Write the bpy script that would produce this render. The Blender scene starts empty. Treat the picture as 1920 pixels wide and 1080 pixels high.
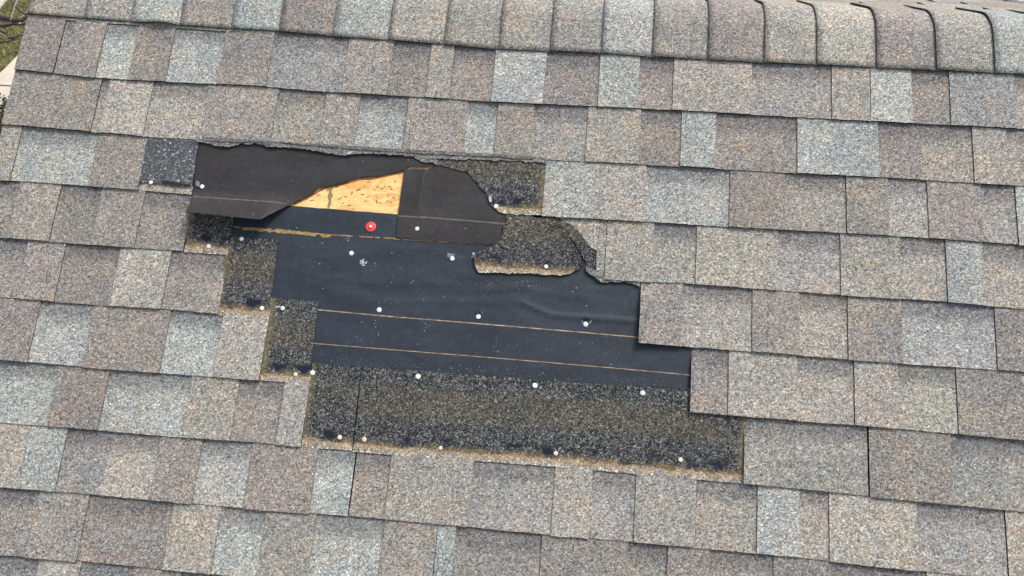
import bpy, bmesh, math, random
from mathutils import Vector, Matrix, noise
random.seed(7)
R = math.radians

# ------------------------------------------------------------------ camera, world, sun, exposure
PITCH = R(27.6)
ROOF = Matrix.Translation((0, 0, 4.7)) @ Matrix.Rotation(PITCH, 4, 'X')   # roof frame: x along ridge, y up the slope, z out of the roof
FPX = 1600.0
CAMROWS = [(0.9952055, -0.0831468, 0.0515033), (0.0695255, 0.9717839, 0.2253936), (-0.0687908, -0.2207322, 0.9729055)]
CAMPOS = (1.421488, 1.037379, -1.901667)            # in the roof frame (u, v down the slope, w into the roof)

scene = bpy.context.scene
def r2l(p): return Vector((p[0], -p[1], -p[2]))
cx, cy, cz = [r2l(r).normalized() for r in CAMROWS]
camP = r2l(CAMPOS)
m = Matrix((( cx[0], -cy[0], -cz[0], camP[0]), (cx[1], -cy[1], -cz[1], camP[1]), (cx[2], -cy[2], -cz[2], camP[2]), (0, 0, 0, 1)))
cam_data = bpy.data.cameras.new('camera'); cam = bpy.data.objects.new('camera', cam_data)
scene.collection.objects.link(cam); scene.camera = cam
cam.matrix_world = ROOF @ m
cam_data.sensor_width = 36; cam_data.lens = FPX / 1920 * 36
cam_data.clip_start = 0.05; cam_data.clip_end = 3000

world = bpy.data.worlds.new('World'); scene.world = world; world.use_nodes = True
wn = world.node_tree.nodes; wn.clear()
sky = wn.new('ShaderNodeTexSky'); sky.sky_type = 'NISHITA'; sky.sun_disc = False
SUN_EL, SUN_AZ = R(56), R(48)          # azimuth measured from +Y (beyond the ridge) towards +X
sky.sun_elevation = SUN_EL; sky.sun_rotation = SUN_AZ
sky.air_density = 1.2; sky.dust_density = 6.0; sky.ozone_density = 1.0
desat = wn.new('ShaderNodeHueSaturation'); desat.inputs['Saturation'].default_value = 0.50
bg = wn.new('ShaderNodeBackground'); bg.inputs['Strength'].default_value = 0.13
wo = wn.new('ShaderNodeOutputWorld')
wl = world.node_tree.links
wl.new(sky.outputs[0], desat.inputs['Color']); wl.new(desat.outputs[0], bg.inputs[0]); wl.new(bg.outputs[0], wo.inputs[0])
sd = bpy.data.lights.new('sun', 'SUN'); sd.energy = 1.35; sd.angle = R(13); sd.color = (1, 0.975, 0.93)
sun = bpy.data.objects.new('sun', sd); scene.collection.objects.link(sun)
sdir = Vector((math.cos(SUN_EL)*math.sin(SUN_AZ), math.cos(SUN_EL)*math.cos(SUN_AZ), math.sin(SUN_EL)))
sun.rotation_euler = sdir.to_track_quat('Z', 'Y').to_euler()
vs = scene.view_settings; vs.view_transform = 'Standard'; vs.look = 'None'; vs.gamma = 1; vs.exposure = 0.56

# ------------------------------------------------------------------ measuring helpers
def ray(x, y):
    return (cx*((x-960)/FPX) + cy*((y-540)/FPX) + cz)       # roof-frame direction
def uvw(x, y, w=0.0):
    """photo position of a point w metres above the roof deck -> (u, v) on the roof"""
    d = ray(x, y); t = (w - camP.z)/d.z; p = camP + d*t
    return (p.x, -p.y)
def onground(x, y, z):
    d = ROOF.to_3x3() @ ray(x, y); o = ROOF @ camP
    return o + d*((z-o.z)/d.z)
def interp(pts, x):
    if x <= pts[0][0]:
        return pts[0][1]
    for (a, b), (c, d) in zip(pts, pts[1:]):
        if x <= c: return b + (d-b)*(x-a)/(c-a)
    return pts[-1][1]

LPX = {0:[(65,27),(170,36),(240,41),(430,54),(515,58),(615,67),(717,74),(824,82),(926,91),(1025,95),(1120,99),(1217,106),(1325,112),(1430,117),(1530,121),(1645,127),(1757,131),(1865,137),(1920,138)],
1:[(35,131),(200,148),(480,161),(610,172),(765,180),(930,191),(1120,200),(1270,207),(1440,217),(1630,227),(1780,235),(1920,242)],
2:[(10,234),(180,248),(272,256),(480,266),(680,281),(925,293),(1095,303),(1275,312),(1500,325),(1730,337),(1825,343)],
3:[(0,338),(120,346),(258,356),(1019,405),(1220,416),(1440,430),(1585,438),(1740,446),(1920,460)],
4:[(0,446),(118,455),(225,463),(345,471),(1200,528),(1305,533),(1440,543),(1590,555),(1780,567),(1870,575)],
5:[(0,556),(100,565),(180,572),(310,580),(412,590),(1197,643),(1440,662),(1590,675),(1865,693),(1920,698)],
6:[(0,674),(110,684),(200,692),(395,706),(480,713),(1290,774),(1400,782),(1605,797),(1920,826)],
7:[(0,793),(120,802),(190,808),(305,818),(475,830),(560,837),(735,853),(1042,874),(1193,888),(1395,907),(1555,922),(1626,930),(1885,956)],
8:[(0,914),(185,928),(450,953),(720,974),(830,984),(960,997),(1190,1017),(1420,1038),(1550,1051),(1735,1072)],
9:[(0,1044),(100,1052),(240,1062),(300,1068),(480,1080)]}
EXPO = 0.143
LUV = {k: [uvw(x, y, 0.008) for x, y in pts] for k, pts in LPX.items()}
def vL(k, u):
    """v of the butt edge that ends course k, at u (measured, so gently wavy like the real courses)"""
    if k in LUV and k < 9: return interp(LUV[k], u)
    if k < 0: return interp(LUV[0], u) + k*EXPO
    return interp(LUV[8], u) + (k-8)*EXPO
def midx(k, x):
    """photo x measured half way down course k -> u"""
    a = LPX.get(k-1); b = LPX.get(k)
    ya = interp(a, x) if a else 0; yb = interp(b, x) if b and k < 9 else ya+128
    return uvw(x, (ya+yb)/2, 0.008)[0]
def wob(u, k):
    return 0.0011*noise.noise(Vector((u*3.1, k*7.3, 2.2))) + 0.0006*noise.noise(Vector((u*11, k*5.1, 9.2)))
def w_gap(k, u, v):
    t = (v - vL(k-1, u))/EXPO
    return 0.002 + 0.0055*t + wob(u, k)
def w_tab(k, u, v):
    t = (v - vL(k-1, u))/EXPO
    return max(0.0040, 0.0047 + (0.0055*t if t > 0 else 0.0010*t)) + wob(u, k)*(1 if t > -0.1 else 0.3)

# ------------------------------------------------------------------ materials
def newmat(name):
    mt = bpy.data.materials.new(name); mt.use_nodes = True
    nt = mt.node_tree; nt.nodes.clear()
    out = nt.nodes.new('ShaderNodeOutputMaterial'); p = nt.nodes.new('ShaderNodeBsdfPrincipled')
    nt.links.new(p.outputs[0], out.inputs[0])
    return mt, nt, p
class NB:
    def __init__(s, nt): s.nt = nt
    def n(s, t, **kw):
        x = s.nt.nodes.new('ShaderNode'+t)
        for k, v in kw.items(): setattr(x, k, v)
        return x
    def l(s, a, b): s.nt.links.new(a, b)
    def val(s, sock, v):
        if hasattr(v, 'is_linked') or hasattr(v, 'links'): s.l(v, sock)
        else: sock.default_value = v
    def math(s, op, a, b=0.0, c=None, clamp=False):
        x = s.n('Math', operation=op, use_clamp=clamp); s.val(x.inputs[0], a); s.val(x.inputs[1], b)
        if c is not None: s.val(x.inputs[2], c)
        return x.outputs[0]
    def mix(s, f, a, b, mode='MIX'):
        x = s.n('Mix', data_type='RGBA', blend_type=mode); s.val(x.inputs[0], f)
        for i, v in ((6, a), (7, b)):
            if isinstance(v, tuple): x.inputs[i].default_value = (*v[:3], 1)
            else: s.l(v, x.inputs[i])
        return x.outputs[2]
    def ramp(s, f, stops, inter='LINEAR'):
        x = s.n('ValToRGB'); cr = x.color_ramp; cr.interpolation = inter
        while len(cr.elements) < len(stops): cr.elements.new(0.5)
        for e, (p, c) in zip(cr.elements, stops):
            e.position = p; e.color = (c, c, c, 1) if isinstance(c, (int, float)) else (*c, 1)
        s.l(f, x.inputs[0]); return x.outputs[0]
    def smooth(s, x, a, b):
        m = s.n('MapRange', interpolation_type='SMOOTHSTEP'); s.val(m.inputs[0], x)
        m.inputs[1].default_value = a; m.inputs[2].default_value = b
        return m.outputs[0]
    def noise(s, vec, scale, detail=2, rough=0.5):
        x = s.n('TexNoise'); s.l(vec, x.inputs['Vector']); x.inputs['Scale'].default_value = scale
        x.inputs['Detail'].default_value = detail; x.inputs['Roughness'].default_value = rough
        return x.outputs[0]
    def vor(s, vec, scale, feature='F1'):
        x = s.n('TexVoronoi', feature=feature); s.l(vec, x.inputs['Vector']); x.inputs['Scale'].default_value = scale
        return x

def coords(b):
    tc = b.n('TexCoord'); oi = b.n('ObjectInfo')
    add = b.n('VectorMath', operation='ADD'); sc = b.n('VectorMath', operation='SCALE')
    comb = b.n('CombineXYZ'); b.l(oi.outputs['Random'], comb.inputs[0]); b.l(oi.outputs['Random'], comb.inputs[1]); comb.inputs[2].default_value = 0
    b.l(comb.outputs[0], sc.inputs[0]); sc.inputs['Scale'].default_value = 37.0
    b.l(tc.outputs['Object'], add.inputs[0]); b.l(sc.outputs[0], add.inputs[1])
    return add.outputs[0], tc, oi

def granules(b, vec, contrast=1.0):
    """multiplier colour of mixed mineral granules, mean about 1"""
    fine = b.vor(vec, 600); mid = b.vor(vec, 300); clump = b.vor(vec, 130)
    sf = b.n('SeparateColor'); b.l(fine.outputs['Color'], sf.inputs[0])
    sm = b.n('SeparateColor'); b.l(mid.outputs['Color'], sm.inputs[0])
    sk = b.n('SeparateColor'); b.l(clump.outputs['Color'], sk.inputs[0])
    v1 = b.ramp(sf.outputs[0], [(0, .12), (.12, .4), (.35, .85), (.6, 1.05), (.85, 1.35), (.95, 1.75)])
    v1 = b.math('MULTIPLY', v1, 1.0)
    v2 = b.ramp(sm.outputs[0], [(0, .18), (.13, .30), (.32, .42), (.6, .52), (.85, .66), (.95, .95)])
    v2 = b.math('MULTIPLY', v2, 2.0)
    v3 = b.math('MULTIPLY_ADD', sk.outputs[0], 0.16*contrast, 1-0.08*contrast)
    lum = b.math('MULTIPLY', b.math('MULTIPLY', v1, v2), v3)
    lum = b.math('POWER', lum, contrast*.74)
    h1 = b.ramp(sm.outputs[1], [(0, (1.10, .98, .90)), (.18, (1.05, 1.0, .94)), (.45, (1, 1, 1)), (.7, (.96, 1.0, 1.03)), (.88, (.88, .99, 1.09)), (1, (1.14, .93, .84))], 'CONSTANT')
    mul = b.n('VectorMath', operation='SCALE'); b.l(h1, mul.inputs[0]); b.l(lum, mul.inputs['Scale'])
    return mul.outputs[0], fine, mid, lum

def finish(b, p, col, fine, mid, rough=0.9, bump=0.5, spec=0.25):
    b.l(col, p.inputs['Base Color']); p.inputs['Roughness'].default_value = rough
    p.inputs['Specular IOR Level'].default_value = spec
    bp = b.n('Bump'); bp.inputs['Strength'].default_value = bump; bp.inputs['Distance'].default_value = 0.0015
    h = b.math('SUBTRACT', 1.0, b.math('ADD', b.math('MULTIPLY', fine.outputs['Distance'], 0.6), mid.outputs['Distance']))
    b.l(h, bp.inputs['Height']); b.l(bp.outputs[0], p.inputs['Normal'])

def granule_mat(name, band, island=False):
    mt, nt, p = newmat(name); b = NB(nt); vec, tc, oi = coords(b)
    g, fine, mid, lum = granules(b, vec)
    base = oi.outputs['Color']
    if island:
        geo = b.n('NewGeometry')
        base = b.ramp(geo.outputs['Random Per Island'], [(0, PAL['B']), (.25, PAL['T']), (.45, PAL['M']), (.65, PAL['T']), (.8, PAL['B']), (.93, PAL['W'])], 'CONSTANT')
    # the blend of granule colours drifts along a shingle, with scuffed spots
    n1 = b.noise(vec, 16, 3, .6); n2 = b.noise(vec, 5, 2)
    base = b.mix(b.smooth(n1, .42, .72), base, b.mix(1.0, base, (1.16, 1.06, .98), 'MULTIPLY'))
    base = b.mix(b.smooth(n2, .40, .70), base, b.mix(1.0, base, (.86, .89, .93), 'MULTIPLY'))
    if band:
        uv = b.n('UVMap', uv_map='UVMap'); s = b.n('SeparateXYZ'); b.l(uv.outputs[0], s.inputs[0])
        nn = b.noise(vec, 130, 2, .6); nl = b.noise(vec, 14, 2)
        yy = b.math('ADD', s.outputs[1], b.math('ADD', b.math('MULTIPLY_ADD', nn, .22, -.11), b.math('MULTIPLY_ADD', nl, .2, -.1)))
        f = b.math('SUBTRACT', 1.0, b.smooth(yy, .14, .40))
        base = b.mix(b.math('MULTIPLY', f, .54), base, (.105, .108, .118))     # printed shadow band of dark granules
    col = b.mix(1.0, base, g, 'MULTIPLY')
    finish(b, p, col, fine, mid)
    return mt

PAL = {'W': (.338, .360, .348), 'T': (.318, .308, .278), 'B': (.270, .254, .236), 'M': (.300, .298, .280), 'G': (.288, .294, .288), 'L': (.346, .337, .304)}

def headlap_mat():
    """upper part of a shingle, normally covered: dark granules, a strip of clean tan granules at its foot, dirt along the old overlap"""
    mt, nt, p = newmat('headlap granules'); b = NB(nt); vec, tc, oi = coords(b)
    g, fine, mid, lum = granules(b, vec, 1.55)
    uv = b.n('UVMap', uv_map='UVMap'); s = b.n('SeparateXYZ'); b.l(uv.outputs[0], s.inputs[0])
    nf = b.noise(vec, 150, 2, .6); nl = b.noise(vec, 17, 3, .6); nb = b.noise(vec, 6, 2)
    wobble = b.math('ADD', b.math('MULTIPLY_ADD', nf, .010, -.005), b.math('MULTIPLY_ADD', nl, .016, -.008))
    h = b.math('ADD', s.outputs[1], wobble); x = b.math('ADD', s.outputs[0], wobble)
    # tar black where granules are sparse
    mid_f = b.math('MULTIPLY', b.smooth(h, .062, .10), b.math('SUBTRACT', 1.0, b.smooth(h, .132, .168)))
    mid_f = b.math('MULTIPLY', mid_f, b.smooth(nb, .25, .5))
    sp = b.n('SeparateColor'); b.l(mid.outputs['Color'], sp.inputs[0]); spf = b.n('SeparateColor'); b.l(fine.outputs['Color'], spf.inputs[0])
    keep = b.math('LESS_THAN', b.math('ADD', b.math('MULTIPLY', sp.outputs[2], .55), b.math('MULTIPLY', spf.outputs[2], .45)), b.math('MULTIPLY_ADD', mid_f, .24, .55))
    gran = b.mix(mid_f, (.105, .112, .112), (.098, .093, .078))
    gran = b.mix(1.0, gran, g, 'MULTIPLY')
    col = b.mix(keep, (.011, .013, .018), gran)
    # tar seal blobs low down
    tn = b.noise(vec, 22, 2)
    tar = b.math('MULTIPLY', b.math('MULTIPLY', b.smooth(tn, .53, .60), b.smooth(h, .018, .028)), b.math('SUBTRACT', 1.0, b.smooth(h, .036, .048)))
    col = b.mix(tar, col, (.010, .013, .026))
    # olive dust along the old side joint
    fr = b.math('SUBTRACT', 1.0, b.smooth(x, .004, .022))
    dust = b.mix(1.0, (.175, .145, .085), b.mix(.55, (1, 1, 1), g), 'MULTIPLY')
    col = b.mix(b.math('MULTIPLY', fr, .8), col, dust)
    tanc = b.mix(1.0, (.35, .28, .195), b.mix(.6, (1, 1, 1), g), 'MULTIPLY')
    dirt = b.mix(1.0, (.17, .125, .075), b.mix(.6, (1, 1, 1), g), 'MULTIPLY')
    f2 = b.math('SUBTRACT', 1.0, b.smooth(h, .019, .031))
    col = b.mix(b.math('MULTIPLY', f2, b.smooth(tn, .60, .45)), col, dirt)
    f3 = b.math('SUBTRACT', 1.0, b.smooth(h, .012, .020))
    col = b.mix(f3, col, tanc)
    f4 = b.math('SUBTRACT', 1.0, b.smooth(h, -.002, .012))
    tintc = b.mix(1.0, oi.outputs['Color'], g, 'MULTIPLY')
    col = b.mix(f4, col, tintc)
    finish(b, p, col, fine, mid, .88, .6, .3)
    return mt

def bluepatch_mat():
    mt, nt, p = newmat('fresh dark granules'); b = NB(nt); vec, tc, oi = coords(b)
    g, fine, mid, lum = granules(b, vec, 1.3)
    sp = b.n('SeparateColor'); b.l(mid.outputs['Color'], sp.inputs[0])
    n = b.noise(vec, 25, 3)
    k = b.math('LESS_THAN', sp.outputs[2], b.math('MULTIPLY_ADD', n, .5, .30))
    col = b.mix(k, (.046, .054, .062), b.mix(1.0, (.118, .130, .142), g, 'MULTIPLY'))
    k2 = b.math('GREATER_THAN', sp.outputs[0], .985)
    col = b.mix(k2, col, (.42, .45, .48))
    finish(b, p, col, fine, mid, .75, .6, .4)
    return mt

def felt_mat(name, c1, c2, fleck):
    mt, nt, p = newmat(name); b = NB(nt); vec, tc, oi = coords(b)
    mp = b.n('Mapping'); mp.inputs['Scale'].default_value = (1, 2.2, 1); b.l(vec, mp.inputs[0])
    n1 = b.noise(mp.outputs[0], 7, 5, .6); n2 = b.noise(vec, 420, 3, .7); n3 = b.noise(vec, 60, 4, .65)
    col = b.mix(b.smooth(n1, .3, .7), c1, c2)
    col = b.mix(1.0, col, b.ramp(n2, [(.25, .45), (.5, 1.0), (.75, 1.8)]), 'MULTIPLY')
    col = b.mix(b.math('MULTIPLY', b.smooth(n3, .52, .74), .6), col, fleck)
    vr = b.vor(vec, 120); sp = b.n('SeparateColor'); b.l(vr.outputs['Color'], sp.inputs[0])
    speck = b.math('MULTIPLY', b.math('GREATER_THAN', sp.outputs[0], .985), b.math('LESS_THAN', vr.outputs['Distance'], .22))
    col = b.mix(b.math('MULTIPLY', speck, .7), col, (.25, .27, .3))
    b.l(col, p.inputs['Base Color']); p.inputs['Roughness'].default_value = .62; p.inputs['Specular IOR Level'].default_value = .45
    bp = b.n('Bump'); bp.inputs['Strength'].default_value = .35; bp.inputs['Distance'].default_value = .0012
    hh = b.math('ADD', b.math('MULTIPLY', n2, .5), b.math('MULTIPLY', b.noise(vec, 30, 3), 2.0)); b.l(hh, bp.inputs['Height']); b.l(bp.outputs[0], p.inputs['Normal'])
    return mt

def plain(name, c, rough=.7, var=.15, scale=60, metal=0.0, bump=0.0, spec=.4):
    mt, nt, p = newmat(name); b = NB(nt); vec, tc, oi = coords(b)
    n = b.noise(vec, scale, 4, .6)
    col = b.mix(1.0, c, b.ramp(n, [(.3, 1-var), (.7, 1+var)]), 'MULTIPLY')
    b.l(col, p.inputs['Base Color']); p.inputs['Roughness'].default_value = rough; p.inputs['Metallic'].default_value = metal
    p.inputs['Specular IOR Level'].default_value = spec
    if bump:
        bp = b.n('Bump'); bp.inputs['Strength'].default_value = bump; bp.inputs['Distance'].default_value = .01; b.l(n, bp.inputs['Height']); b.l(bp.outputs[0], p.inputs['Normal'])
    return mt

def osb_mat():
    mt, nt, p = newmat('strand board wood'); b = NB(nt); vec, tc, oi = coords(b)
    mp = b.n('Mapping'); mp.inputs['Scale'].default_value = (14, 46, 20); mp.inputs['Rotation'].default_value = (0, 0, R(9)); b.l(tc.outputs['Object'], mp.inputs[0])
    wv = b.noise(tc.outputs['Object'], 8, 2)
    ad = b.n('VectorMath', operation='ADD'); b.l(mp.outputs[0], ad.inputs[0]); b.l(wv, ad.inputs[1])
    v = b.vor(ad.outputs[0], 1.0); s = b.n('SeparateColor'); b.l(v.outputs['Color'], s.inputs[0])
    col = b.ramp(s.outputs[0], [(0, (.80, .45, .15)), (.3, (.86, .54, .21)), (.6, (.91, .61, .26)), (.85, (.78, .42, .13))], 'CONSTANT')
    mp2 = b.n('Mapping'); mp2.inputs['Scale'].default_value = (60, 420, 60); mp2.inputs['Rotation'].default_value = (0, 0, R(9)); b.l(tc.outputs['Object'], mp2.inputs[0])
    gr = b.noise(mp2.outputs[0], 1.0, 3, .6)
    col = b.mix(1.0, col, b.ramp(gr, [(.3, .86), (.6, 1.04)]), 'MULTIPLY')
    mp3 = b.n('Mapping'); mp3.inputs['Scale'].default_value = (55, 190, 60); mp3.inputs['Rotation'].default_value = (0, 0, R(-14)); b.l(tc.outputs['Object'], mp3.inputs[0])
    fl = b.noise(mp3.outputs[0], 1.0, 3, .7)
    col = b.mix(b.math('MULTIPLY', b.smooth(fl, .63, .70), .75), col, (.30, .13, .04))
    ed = b.n('SeparateXYZ'); b.l(tc.outputs['Object'], ed.inputs[0])
    b.l(col, p.inputs['Base Color']); p.inputs['Roughness'].default_value = .6
    bp = b.n('Bump'); bp.inputs['Strength'].default_value = .3; bp.inputs['Distance'].default_value = .001; b.l(s.outputs[1], bp.inputs['Height']); b.l(bp.outputs[0], p.inputs['Normal'])
    return mt

M = {}
M['tab'] = granule_mat('granules', False)
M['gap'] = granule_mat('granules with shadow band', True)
M['cover'] = granule_mat('granules, mixed tabs', False, True)
M['head'] = headlap_mat()
M['blue'] = bluepatch_mat()
M['asphalt'] = plain('asphalt edge', (.016, .016, .018), .8, .5, 300)
M['torn'] = plain('torn asphalt with granules', (.075, .074, .070), .9, .9, 520)
M['felt'] = felt_mat('navy black felt', (.0105, .0170, .027), (.0200, .0300, .046), (.037, .053, .076))
M['feltB'] = felt_mat('brown black felt', (.016, .0145, .015), (.027, .0265, .030), (.058, .042, .032))
M['osb'] = osb_mat()
M['line'] = plain('tan printed line', (.33, .25, .165), .8, .6, 60)
M['lineg'] = plain('grey brown printed line', (.125, .10, .09), .8, .3, 90)
M['scuff'] = plain('ochre scuff', (.30, .20, .085), .85, .55, 150)
M['nail'] = plain('galvanised steel', (.76, .77, .74), .5, .06, 300)
M['nailtan'] = plain('dusty galvanised steel', (.66, .61, .46), .6, .2, 300)
M['red'] = plain('red plastic', (.74, .070, .075), .4, .06, 80)
M['white'] = plain('white painted trim', (.78, .78, .76), .5, .06, 8)
M['pale'] = plain('pale shred', (.42, .44, .46), .7, .3, 200)
M['shred'] = plain('blue grey shred', (.16, .21, .27), .6, .2, 200)
M['fleck'] = plain('dark wood fleck', (.16, .075, .03), .8, .4, 300)
M['stain'] = plain('grey brown damp stain', (.25, .19, .10), .8, .7, 400)
M['char'] = plain('browned felt edge', (.26, .105, .035), .8, .5, 200)

# ------------------------------------------------------------------ object helpers
COL = scene.collection
def roofobj(name, data, u=0, v=0, w=0, parent=None):
    o = bpy.data.objects.new(name, data); COL.objects.link(o)
    if parent is None:
        o.matrix_world = ROOF @ Matrix.Translation((u, -v, w)); o['_u'] = 0; del o['_u']
    else: o.parent = parent
    return o
def tag(o, label, cat=None, group=None, kind=None):
    if label: o['label'] = label
    if cat: o['category'] = cat
    if group: o['group'] = group
    if kind: o['kind'] = kind
    return o
ORG = {}
def root(name, u, v, w, label, cat, group=None):
    o = roofobj(name, None, u, v, w); o.empty_display_size = .05; ORG[o.name] = (u, v, w)
    return tag(o, label, cat, group)

def rag(pts, amp=.0008, step=.009, flags=None, seed=0, ramp_=None):
    """densify a closed outline (u,v) and roughen it; flags[i] scales the roughness of edge i -> i+1"""
    out = []; n = len(pts)
    for i in range(n):
        a = Vector(pts[i]); c = Vector(pts[(i+1) % n]); L = (c-a).length
        f = 1 if flags is None else flags[i]
        k = max(1, int(L/step)) if f else 1
        nr = Vector((-(c-a).y, (c-a).x)).normalized() if L > 0 else Vector((0, 0))
        for j in range(k):
            q = a + (c-a)*(j/k)
            if f:
                d = (random.uniform(-.5, .5)*amp*f if amp > .0013 else 0) + noise.noise(Vector((q.x*140+seed, q.y*140, seed*1.7)))*amp*f*1.1 + noise.noise(Vector((q.x*45, q.y*45+seed, 3.1)))*amp*f
                q = q + nr*d
            out.append((q.x, q.y))
    return out

def plate(name, poly, wtop, thick, mats, parent=None, org=None, uvf=None, cutu=.05, cutv=None, color=None, smooth=False, edge_keep=None):
    """a sheet or slab lying on the roof with the outline poly (u,v); wtop(u,v) is the height of its upper face"""
    if parent is not None: org = ORG[parent.name]
    u0, v0, w0 = org
    bm = bmesh.new()
    vsx = [bm.verts.new((u, -v, 0)) for u, v in poly]
    f = bm.faces.new(vsx)
    bm.normal_update()
    if f.normal.z < 0: bmesh.ops.reverse_faces(bm, faces=[f])
    bmesh.ops.triangulate(bm, faces=bm.faces[:], ngon_method='EAR_CLIP')
    us = [p[0] for p in poly]; vv = [p[1] for p in poly]
    def cuts(lo, hi, st, ax):
        if not st: return
        x = math.ceil(lo/st)*st
        while x < hi:
            co = (x, 0, 0) if ax == 0 else (0, -x, 0); no = (1, 0, 0) if ax == 0 else (0, 1, 0)
            bmesh.ops.bisect_plane(bm, geom=bm.verts[:]+bm.edges[:]+bm.faces[:], plane_co=co, plane_no=no, dist=1e-6)
            x += st
    cuts(min(us)+1e-4, max(us)-1e-4, cutu, 0); cuts(min(vv)+1e-4, max(vv)-1e-4, cutv, 1)
    uvl = bm.loops.layers.uv.new('UVMap')
    topf = bm.faces[:]
    for fc in topf:
        fc.material_index = 0; fc.smooth = smooth
        for lp in fc.loops:
            u, v = lp.vert.co.x, -lp.vert.co.y
            lp[uvl].uv = uvf(u, v) if uvf else (u, v)
    top = bm.verts[:]
    bnd = [e for e in bm.edges if e.is_boundary]
    low = {}
    for e in bnd:
        for q in e.verts:
            if q not in low: low[q] = bm.verts.new(q.co)
    for e in bnd:
        fc = e.link_faces[0]
        for lp in fc.loops:
            if lp.edge == e: a, c = lp.vert, lp.link_loop_next.vert
        nf = bm.faces.new((c, a, low[a], low[c])); nf.material_index = 1 if len(mats) > 1 else 0
    tops = set(top)
    for q in list(top):
        u, v = q.co.x, -q.co.y; wt = wtop(u, v)
        q.co.z = wt - w0
        if q in low: low[q].co.z = wt - thick - w0
    # underside, so lifted sheets are solid
    under = {}
    for fc in topf:
        vs_ = []
        for q in reversed(fc.verts[:]):
            if q in low: vs_.append(low[q])
            else:
                if q not in under:
                    under[q] = bm.verts.new((q.co.x, q.co.y, q.co.z - thick))
                vs_.append(under[q])
        nf = bm.faces.new(vs_); nf.material_index = 1 if len(mats) > 1 else 0
    for q in bm.verts: q.co.x -= u0; q.co.y += v0
    me = bpy.data.meshes.new(name); bm.to_mesh(me); bm.free()
    for mm in mats: me.materials.append(mm)
    o = roofobj(name, me, *org, parent=parent)
    if color: o.color = (*color, 1)
    return o

def segd(u, v, pts):
    X = Vector((u, v)); d = 9
    for p, q in zip(pts, pts[1:]):
        p, q = Vector(p), Vector(q); t = max(0, min(1, (X-p).dot(q-p)/(q-p).length_squared)); d = min(d, (X-p-(q-p)*t).length)
    return d
def P(pts, w=0.0): return [uvw(x, y, w) for x, y in pts]

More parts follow.
